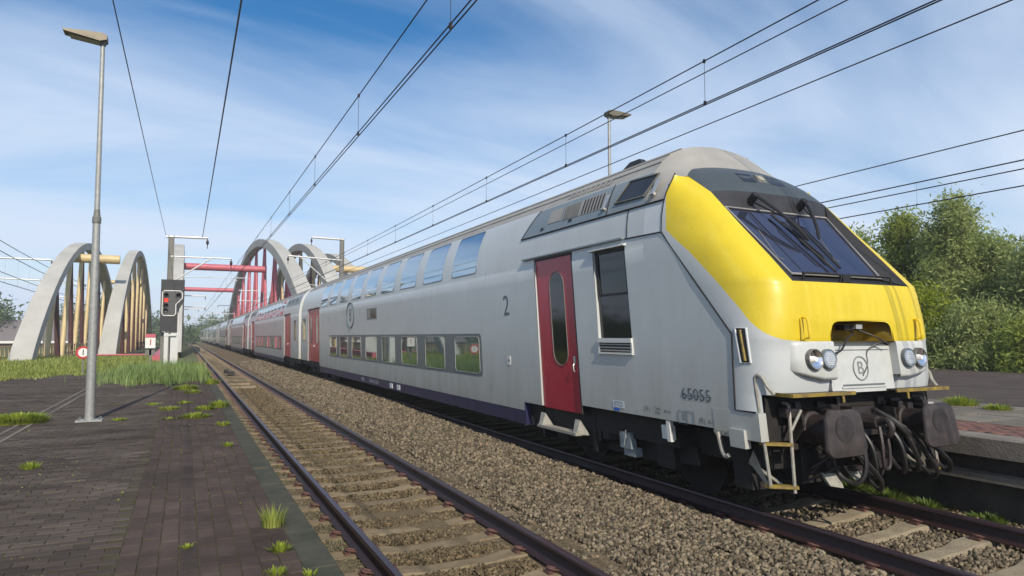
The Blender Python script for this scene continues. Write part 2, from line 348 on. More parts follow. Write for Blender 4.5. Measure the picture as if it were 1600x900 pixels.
# --- left platform: body, edge slabs, pavers
ZL = .29
mb = MB(); mb.box(-12, 1.02, -8, 36, -.9, ZL-.007)
plat = tag(mb.build('platform', 'joint', smooth=0), kind='structure')
mb = MB(); mb.box(-30, 1.0, 36, 140, -.9, ZL-.12)
tag(mb.build('embankment', 'field', smooth=0), kind='structure')
def block_mesh(name, sx, sy, sz, m, bev=.004):
    mb = MB(); a, b = sx/2, sy/2; e = bev
    mb.add([(-a, -b, -sz), (a, -b, -sz), (a, b, -sz), (-a, b, -sz), (-a, -b, -e), (a, -b, -e), (a, b, -e), (-a, b, -e), (-a+e, -b+e, 0), (a-e, -b+e, 0), (a-e, b-e, 0), (-a+e, b-e, 0)],
           [(0, 1, 5, 4), (1, 2, 6, 5), (2, 3, 7, 6), (3, 0, 4, 7), (4, 5, 9, 8), (5, 6, 10, 9), (6, 7, 11, 10), (7, 4, 8, 11), (8, 9, 10, 11)])
    me = bpy.data.meshes.new(name); me.from_pydata(mb.v, [], mb.f); me.materials.append(M[m]); return me
def blocks(name, cells, size, m, parent, zt, limit, wob=.004, stuffname=None):
    """cells: (x, y) centres sorted near to far; the first `limit` as objects, the rest joined"""
    sx, sy, sz = size; me = block_mesh(name, sx, sy, sz, m)
    proto_v = np.array([v.co[:] for v in me.vertices]); proto_f = [tuple(p.vertices) for p in me.polygons]
    for (x, y) in cells[:limit]:
        o = link(name, me, parent, (x-parent.location.x+random.uniform(-.002, .002), y-parent.location.y, zt+random.uniform(-wob, wob)*1.2-parent.location.z)); o.rotation_euler = (random.uniform(-.009, .009), random.uniform(-.009, .009), random.uniform(-.008, .008))
    rest = cells[limit:]
    if rest:
        n = len(rest); C = np.array([(x, y, zt) for x, y in rest]); C[:, 2] += RNG.uniform(-wob, wob, n)
        V = proto_v[None]+C[:, None]; tilt = RNG.uniform(-.012, .012, (n, 2)); V[:, :, 2] += proto_v[None, :, 0]*tilt[:, :1]+proto_v[None, :, 1]*tilt[:, 1:]
        F = np.array(proto_f)[None]+(np.arange(n)*len(proto_v))[:, None, None]
        o = npmesh(stuffname or name, V.reshape(-1, 3)-np.array(parent.location), F.reshape(-1, 4), m, parent, n=4); tag(o, kind='stuff')
cells = []
cw, cl = .1325, .235
for i in range(9):
    for j in range(130):
        cells.append((.81-cw*(i+.5), 3.2+cl*(j+(.5 if i % 2 else 0)+.13*random.random()*0)))
cells.sort(key=lambda c: c[0]**2+c[1]**2 if c[1] > 4.7 else 1e6)
blocks('brick', cells, (cw-.008, cl-.007, .06), 'brick', plat, ZL, 300, stuffname='brick_field')
xl = .81-cw*9
cells = []
for j in range(300):
    y = 3.2+.108*j
    if y > 31: break
    for i in range(0, 40):
        x = xl-.225*(i+.5)-(.11 if j % 2 else 0)+.0
        if x < -8: break
        if y < 4 and x < -1: continue
        cells.append((x, y))
cells.sort(key=lambda c: abs(c[0]+.8)+c[1] if c[1] > 4.9 and c[0] > -.23*c[1]*1.0 else 1e6)
blocks('paver', cells, (.216, .099, .06), 'paver', plat, ZL, 300, wob=.003, stuffname='paver_field')
mb = MB(); mb.box(-12, xl-.0, 31, 36, ZL-.06, ZL-.001); tag(mb.build('far_paving', 'asphalt', plat, smooth=0))
mb = MB(); mb.box(xl+.0, .81, 33.5, 36, ZL-.06, ZL-.002); mb.build('far_brick_paving', 'brick', plat, smooth=0)
# concrete edge slabs along the track
me = block_mesh('edge_slab', .23, .99, .2, 'kerb', .008)
for j in range(40): 
    o = link('edge_slab', me, plat, (.93, 2.5+j*1.0, ZL+random.uniform(-.004, .002)))
# drain channel in the paving
mb = MB()
for j in range(24): mb.box(-2.74, -2.68, 10+j, 10.99+j, ZL-.03, ZL+.008)
for j in range(24): mb.box(-2.54, -2.48, 10+j, 10.99+j, ZL-.03, ZL+.008)
mb.build('drain_edging', 'slab', plat, smooth=0)
# --- right platform
ZR = .77
mb = MB(); mb.box(8.55, 30, -10, 150, -.9, ZR-.05); rp = tag(mb.build('island_platform', 'asphalt', smooth=0), kind='structure')
mb = MB(); mb.box(12.42, 29.9, -10, 149, ZR-.05, ZR-.004); mb.build('asphalt_top', 'asphalt', rp, smooth=0)
me = block_mesh('edge_slab', .42, 1.99, .22, 'lip', .012)
for j in range(30): link('edge_slab', me, rp, (8.46, -1+2.0*j, ZR))
mb = MB()
for j in range(30): mb.box(8.42, 8.50, -2+2.0*j+.012, -.012+2.0*j, -.35, .545)
mb.build('wall_panel', 'wall', rp, smooth=0)
mb = MB(); mb.prism([(8.30, .26), (8.41, .26), (8.41, .36), (8.30, .34)], 1, -5, 60); mb.build('cable_ledge', 'lip', rp, smooth=0)
mb = MB(); mb.box(8.56, 8.68, 0, 60, ZR-.05, ZR-.006); mb.build('paving_edging', 'slab', rp, smooth=0)
cells = [(8.73+.1*i+.05, 2+.2*j+(.1 if i % 2 else 0)) for i in range(9) for j in range(90)]
cells.sort(key=lambda c: c[1])
blocks('brick', cells, (.094, .194, .05), 'redbrick', rp, ZR, 60, stuffname='brick_field')
cells = [(9.69+.6*i+.3, 1+.6*j) for i in range(4) for j in range(60)]+[(12.09+.17, 1+.6*j) for j in range(60)]
cells = [(9.66+.55*i+.275, 1+.6*j) for i in range(5) for j in range(50)]
cells.sort(key=lambda c: c[1])
blocks('slab', cells, (.515, .565, .05), 'slab', rp, ZR, 200, wob=.004, stuffname='slab_field')

# --- tracks
def make_track(x0, x1, y0, y1, ys0, sp, dz0, dz1, label, nclip, smat='sleeper'):
    t = empty('railway_track', ((x0+x1)/2, 0, 0), label, 'railway track', 'railway tracks')
    def railprof(xc, dz):
        P = [(-.072, -.172), (.072, -.172), (.072, -.162), (.02, -.145), (.009, -.13), (.009, -.05), (.034, -.038), (.036, -.014), (.028, -.002), (0, 0), (-.028, -.002), (-.036, -.014), (-.034, -.038), (-.009, -.05), (-.009, -.13), (-.02, -.145), (-.072, -.162)]
        return [(xc+a, b+dz) for a, b in P]
    for xc, dz in ((x0, dz0), (x1, dz1)):
        P = railprof(xc, dz); mb = MB(); n = len(P)
        ysr = [y0, 5, 10, 20, 40, 80, 160, 320, y1]
        rows = [[(u, y, v) for u, v in P] for y in ysr]; b = 0
        for r in rows: mb.v += r
        for i in range(len(rows)-1):
            for j in range(n):
                j2 = (j+1) % n; mb.f.append((i*n+j, i*n+j2, (i+1)*n+j2, (i+1)*n+j)); mb.mi.append(1 if 6 <= j <= 11 else 0)
        mb.build('rail', ['rail', 'railhead'], t, smooth=40)
    # monobloc concrete sleepers, waisted in the middle
    zc = (dz0+dz1)/2; xc = (x0+x1)/2; mb = MB(); rows = []
    for u, h, wd in ((-1.26, -.20, .12), (-1.25, -.172, .125), (-.5, -.178, .125), (-.32, -.205, .105), (.32, -.205, .105), (.5, -.178, .125), (1.25, -.172, .125), (1.26, -.20, .12)):
        tilt = (dz1-dz0)*(u/1.5)
        rows.append([(u, -wd-.02, -.32+tilt), (u, -wd, h+tilt-.012), (u, -wd+.02, h+tilt), (u, wd-.02, h+tilt), (u, wd, h+tilt-.012), (u, wd+.02, -.32+tilt)])
    mb.grid(rows); mb.f.append(tuple(range(6))); mb.f.append(tuple(range(42, 48))[::-1]); mb.mi += [0, 0]
    me = bpy.data.meshes.new('sleeper'); me.from_pydata(mb.v, [], mb.f); me.materials.append(M[smat]); me.polygons.foreach_set('use_smooth', [True]*len(me.polygons)); me.set_sharp_from_angle(angle=radians(30))
    n = 0; y = ys0; yl = []
    while n < 300 and y < y1:
        o = link('sleeper', me, t, (xc-t.location.x, y+random.uniform(-.012, .012), zc+random.uniform(-.004, .004))); o.rotation_euler = (0, 0, random.uniform(-.006, .006)); yl.append(y); y += sp; n += 1
    # spring clips: an omega of bent rod with its pad on each side of the rail foot
    cm = MB()
    cm.tube(smooth_path([(.06, -.035, .0), (.13, -.04, .022), (.155, 0, .03), (.13, .04, .022), (.06, .035, 0)], 3), .011, 6)
    cm.obox((.145, 0, -.012), .05, .10, .03); cm.obox((.085, 0, -.002), .03, .05, .02)
    clipm = bpy.data.meshes.new('rail_clip'); clipm.from_pydata(cm.v, [], cm.f); clipm.materials.append(M['clip'])
    k = 0; V0 = np.array(cm.v); rest = []
    for y in yl:
        for xr, dz in ((x0, dz0), (x1, dz1)):
            for sg in (-1, 1):
                if k < nclip:
                    o = link('rail_clip', clipm, t, (xr-t.location.x, y, dz-.158)); o.rotation_euler = (0, 0, 0 if sg > 0 else pi)
                elif y < 60: rest.append((xr, y, dz-.158, sg))
                k += 1
    mb = MB()
    for xr, y, z, sg in rest[:500]:
        mb.obox((xr+sg*.12-t.location.x, y, z+.012), .10, .09, .04, taper=.6)
    me = bpy.data.meshes.new('rail_clips_far'); me.from_pydata(mb.v, [], mb.f); me.materials.append(M['clip']); tag(link('rail_clip_row', me, t), kind='stuff')
    return t, yl
trackA, ysA = make_track(1.62, 3.125, -4, 900, 3.42, .655, 0, 0, 'empty rusty track with concrete sleepers beside the brick platform', 96)
trackB, ysB = make_track(5.80, 7.42, -4, 900, 2.30, .64, 0, .045, 'track under the train, its rails running out in front of the buffers', 60, 'sleeperB')

# --- loose ballast: angular stones
def icos():
    t = (1+sqrt(5))/2; v = np.array([(-1, t, 0), (1, t, 0), (-1, -t, 0), (1, -t, 0), (0, -1, t), (0, 1, t), (0, -1, -t), (0, 1, -t), (t, 0, -1), (t, 0, 1), (-t, 0, -1), (-t, 0, 1)], float); v /= np.linalg.norm(v[0])
    f = np.array([(0, 11, 5), (0, 5, 1), (0, 1, 7), (0, 7, 10), (0, 10, 11), (1, 5, 9), (5, 11, 4), (11, 10, 2), (10, 7, 6), (7, 1, 8), (3, 9, 4), (3, 4, 2), (3, 2, 6), (3, 6, 8), (3, 8, 9), (4, 9, 5), (2, 4, 11), (6, 2, 10), (8, 6, 7), (9, 8, 1)])
    return v, f
IV, IF = icos()
CV = np.array([(x, y, z) for x in (-1, 1) for y in (-1, 1) for z in (-1, 1)], float)*.62
CF = np.array([(0, 1, 3), (0, 3, 2), (4, 6, 7), (4, 7, 5), (0, 4, 5), (0, 5, 1), (2, 3, 7), (2, 7, 6), (0, 2, 6), (0, 6, 4), (1, 5, 7), (1, 7, 3)])
def stones(name, P, R, m, label=None):
    n = len(P); sc = R[:, None, None]*RNG.uniform(.55, 1.25, (n, 1, 3)); V = (CV[None]+RNG.uniform(-.34, .34, (n, 8, 3)))*sc
    q = RNG.normal(size=(n, 4)); q /= np.linalg.norm(q, axis=1)[:, None]; a, b, c, d = q.T
    Rm = np.stack([1-2*(c*c+d*d), 2*(b*c-a*d), 2*(b*d+a*c), 2*(b*c+a*d), 1-2*(b*b+d*d), 2*(c*d-a*b), 2*(b*d-a*c), 2*(c*d+a*b), 1-2*(b*b+c*c)], 1).reshape(n, 3, 3)
    V = np.einsum('nij,nkj->nki', Rm, V)+P[:, None]
    F = CF[None]+(np.arange(n)*8)[:, None, None]
    o = npmesh(name, V.reshape(-1, 3), F.reshape(-1, 3), m); tag(o, label, kind='stuff'); return o
def scatter(x0, x1, y0, y1, dens, near=5., power=1.1):
    """points in a strip, thinning with distance"""
    n = int((x1-x0)*(y1-y0)*dens); u = RNG.random(n); y = y0+(y1-y0)*RNG.random(n); x = RNG.uniform(x0, x1, n)
    keep = RNG.random(n) < np.clip((near/np.maximum(y, .1))**power, 0, 1); return x[keep], y[keep]
def between(y, yl, half):
    yl = np.array(yl); d = np.abs(y[:, None]-yl[None]).min(1); return d > half
bz = np.vectorize(bedz)
# heap between the tracks
x, y = scatter(3.66, 5.45, 3.0, 55, 2200, 6.5, 1.15)
r = RNG.uniform(.011, .035, len(x))*(1+np.clip(y-7, 0, 50)*.030)
stones('ballast', np.stack([x, y, bz(x, y)+RNG.uniform(-.016, .032, len(x))], 1), r, 'stone', 'loose brown ballast stones heaped between the two tracks')
# near track: finer, dust-filled, between sleepers
x, y = scatter(1.74, 3.02, 4.2, 34, 1800, 6.5, 1.25); k = between(y, ysA, .15); x, y = x[k], y[k]
stones('ballast', np.stack([x, y, -.205+RNG.uniform(-.016, .012, len(x))], 1), RNG.uniform(.012, .028, len(x))*(1+np.clip(y-7, 0, 30)*.03), 'stonefine', 'dusty small ballast between the sleepers of the empty track')
x, y = scatter(3.16, 3.72, 3.6, 26, 1300, 6.5, 1.2); k = between(y, ysA, .125) | (x > 3.62); x, y = x[k], y[k]
stones('ballast', np.stack([x, y, -.195+(x-3.16)*.05+RNG.uniform(-.014, .012, len(x))], 1), RNG.uniform(.013, .030, len(x))*(1+np.clip(y-7, 0, 30)*.03), 'stone')['label'] = 'ballast packed against the right-hand rail of the empty track'
x, y = scatter(1.06, 1.56, 4.4, 24, 1300, 6.5, 1.2); k = between(y, ysA, .13) | (x < 1.12); x, y = x[k], y[k]
stones('ballast', np.stack([x, y, -.185+RNG.uniform(-.016, .006, len(x))], 1), RNG.uniform(.010, .022, len(x))*(1+np.clip(y-7, 0, 30)*.03), 'stonemoss')['label'] = 'mossy ballast between the platform edge and the left rail'
# train track
x, y = scatter(5.92, 7.30, 2.0, 9.5, 1500, 9, 1); k = between(y, ysB, .155); x, y = x[k], y[k]
stones('ballast', np.stack([x, y, -.20+RNG.uniform(-.02, .02, len(x))+(x-6.6)*.03], 1), RNG.uniform(.018, .036, len(x)), 'stone')['label'] = 'ballast between the rails in front of the train'
x, y = scatter(7.52, 8.4, 2.0, 9.5, 1200, 9, 1)
stones('ballast', np.stack([x, y, bz(x)+RNG.uniform(-.01, .03, len(x))], 1), RNG.uniform(.018, .036, len(x)), 'stone')['label'] = 'ballast along the foot of the island platform wall'
x, y = scatter(5.3, 5.68, 2.0, 9.5, 1200, 9, 1); k = between(y, ysB, .13); x, y = x[k], y[k]
stones('ballast', np.stack([x, y, bz(x)+RNG.uniform(-.01, .02, len(x))], 1), RNG.uniform(.018, .034, len(x)), 'stone')['label'] = 'ballast beside the near rail of the train track'
# ================================================================ THE TRAIN
XC = 6.6; K = .125
def T(wd, s, z):            # wd = distance from the centre line towards the platform we stand on (left side positive)
    return (XC-wd, s+K*z, z)
PROF = [(1.385, .42), (1.40, .9), (1.40, 2.9), (1.385, 3.2), (1.33, 3.55), (1.22, 3.85), (1.08, 4.1), (.9, 4.29), (.7, 4.42), (.4, 4.52), (0, 4.56)]
def _dense(P):
    o = [P[0], P[1]]
    for i in range(1, len(P)-1):
        a, b, c, d = P[i-1], P[i], P[i+1], P[min(i+2, len(P)-1)]
        if i == 1: o.append(c); continue
        for k in (1, 2, 3):
            t = k/3; o.append(tuple(.5*((2*b[j])+(c[j]-a[j])*t+(2*a[j]-5*b[j]+4*c[j]-d[j])*t*t+(3*b[j]-a[j]-3*c[j]+d[j])*t**3) for j in (0, 1)))
    return o
PROF = _dense([(1.385, .42), (1.40, .9), (1.40, 2.85), (1.397, 3.05), (1.375, 3.28), (1.325, 3.55), (1.235, 3.82), (1.10, 4.08), (.9, 4.29), (.7, 4.42), (.4, 4.52), (0, 4.56)])
PZ = [p[1] for p in PROF]; PW = [p[0] for p in PROF]
def pw(z): return float(np.interp(z, PZ, PW))
def pn(z):                   # outward tilt of the skin at height z
    a, b = pw(z-.03), pw(z+.03); return Vector((.06, a-b)).normalized()   # (w, z) components
def onskin(s, z, out=0.):
    n = pn(z); return (pw(z)+n.x*out, s, z+n.y*out)
def skin(mb, s0, s1, z0, z1, out=0., mi=0, side=1, ns=1):
    zs = sorted({z0, z1} | {z for z in PZ if z0 < z < z1} )
    ss = [s0+(s1-s0)*i/ns for i in range(ns+1)]
    mb.grid([[(side*onskin(s, z, out)[0], s, onskin(s, z, out)[2]) for s in ss] for z in zs], mi)
def ring(mb, s0, s1, z0, z1, r, wdt, out=.006, mi=0, depth=.012, ii=None, side=1):
    """raised gasket frame following the skin"""
    O = roundrect(s0-wdt, s1+wdt, z0-wdt, z1+wdt, r+wdt); I = roundrect(s0, s1, z0, z1, r); n = len(O)
    def q(p, o): a = onskin(p[0], p[1], o); return (side*a[0], a[1], a[2])
    b = len(mb.v)
    for P, o in ((O, -.004), (O, out), (I, out), (I, -depth)): mb.v += [q(p, o) for p in P]
    for k in range(3):
        for i in range(n):
            j = (i+1) % n; mb.f.append((b+k*n+i, b+k*n+j, b+(k+1)*n+j, b+(k+1)*n+i)); mb.mi.append(mi)
def pane(mb, s0, s1, z0, z1, r, out=.002, mi=0, side=1):
    P = roundrect(s0, s1, z0, z1, r); zc = sorted(set(round(p[1], 4) for p in P)); 
    # horizontal strips so that the pane curves with the skin
    L = {}; 
    zz = list(zc)+[z0+(z1-z0)*k/12 for k in range(1, 12)]; zz = sorted(set(zz))
    rows = []
    for z in zz:
        lo, hi = s0, s1; dz = max(z-(z1-r), (z0+r)-z, 0)
        ins = r-sqrt(max(r*r-dz*dz, 0)); lo += ins; hi -= ins
        rows.append([(side*onskin(s, z, out)[0], s, onskin(s, z, out)[2]) for s in (lo, hi)])
    mb.grid(rows, mi)
def B(mb, name, m, par, smooth=35): return mb.build(name, m, par, smooth, tf=T)
def wtext(s, z, out=.004, side=1):  # lettering on the left flank: u runs towards the nose
    return lambda u, v: T(onskin(s-u, z+v, out)[0], s-u, onskin(s-u, z+v, out)[2])
UPW = [(11.98+1.965*i, 13.32+1.965*i) for i in range(9)]
LOW = [(11.98+1.965*i, 13.20+1.965*i) for i in range(8)]
def windows(root, up, low, z_up=(3.2, 4.06)):
    for s0, s1 in up:
        mb = MB(); ring(mb, s0, s1, z_up[0], z_up[1], .07, .022); f = B(mb, 'window', 'frame', root)
        mb = MB(); pane(mb, s0-.01, s1+.01, z_up[0]-.01, z_up[1]+.01, .07); B(mb, 'pane', 'glass', f)
    if low:
        a, b = low[0][0]-.17, low[-1][1]+.17
        mb = MB(); P = roundrect(a, b, 1.15, 1.98, .12); 
        mb.prism([(s, z) for s, z in P], 0, 1.398, 1.4045); B(mb, 'window_band', 'frame', root)
        for s0, s1 in low:
            mb = MB(); ring(mb, s0-.04, s1+.04, 1.21, 1.91, .08, .016, out=.012); f = B(mb, 'window', 'galv', root)
            mb = MB(); pane(mb, s0-.05, s1+.05, 1.20, 1.92, .08, out=.007); B(mb, 'pane', 'glasslow', f)
def double_door(root, s0, s1, zb=.82, zt=3.15):
    mb = MB(); mb.box(1.30, 1.36, s0, s1, zb, zt); 
    mb = MB(); mid = (s0+s1)/2
    for a, b in ((s0+.02, mid-.012), (mid+.012, s1-.02)):
        mb = MB(); mb.prism(roundrect(a, b, zb, zt, .02, 2), 0, 1.30, 1.362); d = B(mb, 'door', 'red', root)
        c = (a+b)/2; P = roundrect(c-.20, c+.20, 1.62, 2.85, .19, 5)
        m2 = MB(); m2.prism(P, 0, 1.35, 1.366); B(m2, 'door_window', 'glassdk', d)
        m2 = MB(); hs = mid+(.13 if b > mid else -.13); m2.tube([(1.362, hs, 1.5), (1.385, hs, 1.5)], .055, 10); B(m2, 'door_button', 'alu', d)
    mb = MB(); mb.box(1.32, 1.395, s0-.03, s1+.03, zt+.01, zt+.05); mb.box(1.28, 1.372, s0-.035, s0+.01, zb, zt); mb.box(1.28, 1.372, s1-.01, s1+.035, zb, zt); B(mb, 'door_seal', 'black', root)
def bogie(root, s):
    for sd in (-1, 1):
        mb = MB()
        mb.prism([(s-1.75, .42), (s-1.75, .62), (s-.9, .72), (s-.5, .55), (s+.5, .55), (s+.9, .72), (s+1.75, .62), (s+1.75, .42), (s+.7, .34), (s-.7, .34)], 0, sd*1.0, sd*1.16)
        for a in (-1.25, 1.25): mb.box(sd*1.0, sd*1.24, s+a-.17, s+a+.17, .32, .62); mb.tube([(sd*1.1, s+a, .6), (sd*1.1, s+a, .85)], .12, 10)
        mb.tube([(sd*1.06, s, .5), (sd*1.06, s, .9)], .22, 10)
        b = B(mb, 'bogie_frame', 'soot', root)
    for a in (-1.25, 1.25):
        mb = MB()
        for sd in (-1, 1):
            mb.tube([(sd*.70, s+a, .46), (sd*.735, s+a, .46), (sd*.735, s+a, .435), (sd*.80, s+a, .43), (sd*.81, s+a, .36)], [.49, .49, .46, .455, .40], 28)
        mb.tube([(-.8, s+a, .45), (.8, s+a, .45)], .09, 8); B(mb, 'wheelset', 'soot', b)
    return b
def roof_and_ribs(root, s0, s1):
    mb = MB()
    rows = []
    for z in (4.10, 4.2, 4.29, 4.36, 4.42, 4.48, 4.52, 4.545): rows.append([(pw(z), s, z) for s in (s0, s1)])
    rows.append([(0, s0, 4.56), (0, s1, 4.56)])
    for z in (4.545, 4.52, 4.48, 4.42, 4.36, 4.29, 4.2, 4.10): rows.append([(-pw(z), s, z) for s in (s0, s1)])
    mb.grid(rows); B(mb, 'roof', 'roof', root, 60)
    for wd in (.96, .80, .60):
        z = float(np.interp(-wd, [-p for p in PW], PZ)); mb = MB()
        for sd in (1, -1): mb.tube([(sd*wd, s0, z+.004), (sd*wd, s1, z+.004)], .014, 5)
        B(mb, 'roof_rib', 'roof', root)
def body_common(root, s0, s1, doors, low_bottom=.45, corner=None):
    """skins with door gaps; the sill drops between the doors"""
    mb = MB(); cuts = sorted(doors)
    a = s0; segs = []
    for d0, d1 in cuts: segs.append((a, d0)); a = d1
    segs.append((a, s1))
    for sd in (1, -1):
        skin(mb, s0, s1, 3.2, 4.10, side=sd)
        for a, b in segs:
            mid = len(cuts) == 2 and a == cuts[0][1]
            skin(mb, a, b, .68 if mid else .80, 3.2, side=sd)
        for d0, d1 in cuts:   # jambs that give the door recess its depth
            for s_ in (d0, d1): mb.add([(sd*1.40, s_, .80), (sd*1.40, s_, 3.19), (sd*1.30, s_, 3.19), (sd*1.30, s_, .80)], [(0, 1, 2, 3)])
            mb.add([(sd*1.385, d0, 3.195), (sd*1.385, d1, 3.195), (sd*1.30, d1, 3.195), (sd*1.30, d0, 3.195)], [(0, 1, 2, 3)])
    # end walls
    for s_ in (s0, s1):
        P = [(w_, z) for w_, z in PROF if z >= .8 or w_ > 1.3]; P = [(1.40, .8)]+[(w_, z) for w_, z in PROF if z > 1]
        P2 = P+[(-w_, z) for w_, z in P[::-1][1:]]
        if corner is None or s_ in corner: mb.add([(w_, s_, z) for w_, z in P2], [tuple(range(len(P2)))])
    return mb
def coach_mid(root, o, L, low):
    """an ordinary double-deck coach from s=o to s=o+L"""
    d1 = (o+2.9, o+5.6); d2 = (o+L-5.6, o+L-2.9)
    mb = body_common(root, o, o+L, [d1, d2]); B(mb, 'body_shell', 'body', root)
    mb = MB(); mb.box(-1.29, 1.29, o+.05, o+L-.05, .55, 3.19); B(mb, 'saloon_lining', 'soot', root)
    mb = MB()
    for sd in (1, -1): skin(mb, d1[1]+.05, d2[0]-.05, .45, .677, side=sd, out=.002)
    B(mb, 'skirt', 'blue', root)
    roof_and_ribs(root, o, o+L)
    for d in (d1, d2): double_door(root, *d)
    n = 8; sp = (d2[0]-d1[1]-1.6)/n
    windows(root, [(d1[1]+.75+sp*i*8/9*1.0, d1[1]+.75+sp*i*8/9+1.2) for i in range(9)], [(d1[1]+1.0+sp*i, d1[1]+1.0+sp*i+1.2) for i in range(8)])
    for a, b in ((o+.9, o+1.6), (o+L-1.6, o+L-.9)):
        mb = MB(); ring(mb, a, b, 1.75, 2.75, .06, .03); f = B(mb, 'window', 'frame', root); mb = MB(); pane(mb, a, b, 1.75, 2.75, .06); B(mb, 'pane', 'glass', f)
    for a in (o+.5, o+L-5.5):
        mb = MB(); skin(mb, a, a+5.0, 3.62, 4.07, out=.012); skin(mb, a, a+5.0, 3.62, 4.07, out=.012, side=-1); rp_ = B(mb, 'equipment_panel', 'dkgrey', root)
        for k in range(3):
            mb = MB(); skin(mb, a+.7+1.4*k, a+1.7+1.4*k, 3.74, 3.98, out=.018); B(mb, 'grille', 'mast', rp_)
    for s_ in (o+3.9, o+L-3.9): bogie(root, s_)
    mb = MB(); mb.box(-.7, .7, o-.45, o+.0, .9, 3.1); B(mb, 'gangway_bellows', 'black', root)
    mb = MB(); mb.box(-1.2, 1.2, d1[1]+.4, d2[0]-.4, .35, .56); mb.box(-.3, .3, o-.45, o+.3, .8, 1.05); B(mb, 'underframe', 'soot', root)
    mb = MB()
    for sd in (.62, -.62): mb.tube(smooth_path([(sd, o-.0, 1.0), (sd, o-.2, .7), (sd, o-.45, 1.0)], 4), .03, 6)
    B(mb, 'jumper_hose', 'hose', root)

lead = empty('control_coach', (XC, 5, 0), 'leading double-deck coach with sloping yellow cab front and single red crew door', 'train', 'coaches of the passing double-deck train')
E1 = 34.25
DR = (29.3, 32.3)
# ---- flank skins
mb = MB(); CW = (6.91, 7.69); CD = (8.26, 9.48)
for sd in (1, -1):
    skin(mb, 6.5, 9.6, 3.2, 3.62, side=sd); skin(mb, 6.5, 9.6, 3.62, 4.10, side=sd)
    skin(mb, 6.5, CW[0], .93, 3.2, side=sd); skin(mb, CW[1], CD[0], .93, 3.2, side=sd)
    skin(mb, CW[0], CW[1], .93, 1.90, side=sd); skin(mb, CW[0], CW[1], 3.12, 3.2, side=sd)
    skin(mb, CD[1], 10.12, .82, 3.2, side=sd); skin(mb, 10.12, DR[0], .68, 3.2, side=sd, ns=3); skin(mb, DR[1], E1, .80, 3.2, side=sd)
    skin(mb, 9.6, E1, 3.2, 4.10, side=sd, ns=3)
    for d0, d1, zb, zt in ((CD[0], CD[1], .82, 3.19), (DR[0], DR[1], .80, 3.19), (CW[0], CW[1], 1.90, 3.12)):
        for s_ in (d0, d1): mb.add([(sd*1.40, s_, zb), (sd*1.388, s_, zt), (sd*1.30, s_, zt), (sd*1.30, s_, zb)], [(0, 1, 2, 3)])
        mb.add([(sd*1.385, d0, zt), (sd*1.385, d1, zt), (sd*1.30, d1, zt), (sd*1.30, d0, zt)], [(0, 1, 2, 3)])
        if zb > 1: mb.add([(sd*1.40, d0, zb), (sd*1.40, d1, zb), (sd*1.30, d1, zb), (sd*1.30, d0, zb)], [(0, 1, 2, 3)])
P = [(1.40, .8)]+[(w_, z) for w_, z in PROF if z > 1]; P2 = P+[(-w_, z) for w_, z in P[::-1][1:]]
mb.add([(w_, E1, z) for w_, z in P2], [tuple(range(len(P2)))])
B(mb, 'body_shell', 'body', lead)
mb = MB(); mb.box(-1.29, 1.29, 6.3, E1-.05, .60, 3.19); B(mb, 'saloon_lining', 'soot', lead)
mb = MB()
for sd in (1, -1): skin(mb, 10.12, DR[0]-.1, .45, .677, side=sd, out=.002)
mb.box(1.30, 1.395, 10.08, 10.118, .45, .80)
B(mb, 'skirt', 'blue', lead)
mb = MB(); mb.box(1.10, 1.386, 10.125, 10.16, .43, .676); B(mb, 'skirt_end_plate', 'palem', lead)
roof_and_ribs(lead, 6.5, E1)
windows(lead, UPW, LOW)
double_door(lead, *DR)
mb = MB(); ring(mb, 32.95, 33.75, 1.75, 2.75, .06, .03); f = B(mb, 'window', 'frame', lead); mb = MB(); pane(mb, 32.95, 33.75, 1.75, 2.75, .06); B(mb, 'pane', 'glass', f)
# ---- crew door
mb = MB(); mb.prism(roundrect(CD[0]+.035, CD[1]-.02, .80, 3.165, .02, 2), 0, 1.30, 1.368); d = B(mb, 'door', 'red', lead)
mb = MB(); mb.prism(roundrect(8.62, 9.02, 1.50, 2.92, .195, 8), 0, 1.36, 1.372); g = B(mb, 'door_window', 'glassdk', d)
O = roundrect(8.60, 9.04, 1.48, 2.94, .215, 8); mb = MB(); mb.tube([(1.370, a, b) for a, b in O], .008, 6, closed=True); B(mb, 'window_gasket', 'mast', d)
mb = MB(); mb.obox((1.372, 8.42, 1.58), .015, .05, .10); mb.tube(smooth_path([(1.375, 8.42, 1.52), (1.40, 8.42, 1.50), (1.40, 8.42, 1.42), (1.375, 8.42, 1.40)], 3), .010, 6); B(mb, 'handle', 'alu', d)
mb = MB(); mb.box(1.30, 1.398, CD[0]+.0, CD[0]+.035, .80, 3.19); mb.box(1.30, 1.39, CD[0], CD[1], 3.168, 3.19); B(mb, 'door_seal', 'black', lead)
mb = MB(); mb.prism([(1.385, 3.22), (1.425, 3.225), (1.425, 3.245), (1.383, 3.26)], 1, 6.91, 9.85) if False else None
mb = MB(); mb.add([(1.38, 6.92, 3.255), (1.43, 6.92, 3.235), (1.43, 6.92, 3.215), (1.38, 6.92, 3.21), (1.38, 9.86, 3.255), (1.43, 9.86, 3.235), (1.43, 9.86, 3.215), (1.38, 9.86, 3.21)], [(0, 1, 5, 4), (1, 2, 6, 5), (2, 3, 7, 6), (0, 3, 2, 1), (4, 5, 6, 7)]); B(mb, 'rain_gutter', 'dkgrey', lead)
mb = MB()
for a in (8.36, 9.40): mb.add([(1.43, a-.07, .72), (1.43, a+.07, .72), (1.50, a-.05, .52), (1.50, a+.05, .52), (1.30, a-.10, .50), (1.30, a+.10, .50)], [(0, 1, 3, 2), (0, 2, 4), (1, 5, 3), (2, 3, 5, 4), (0, 4, 5, 1)])
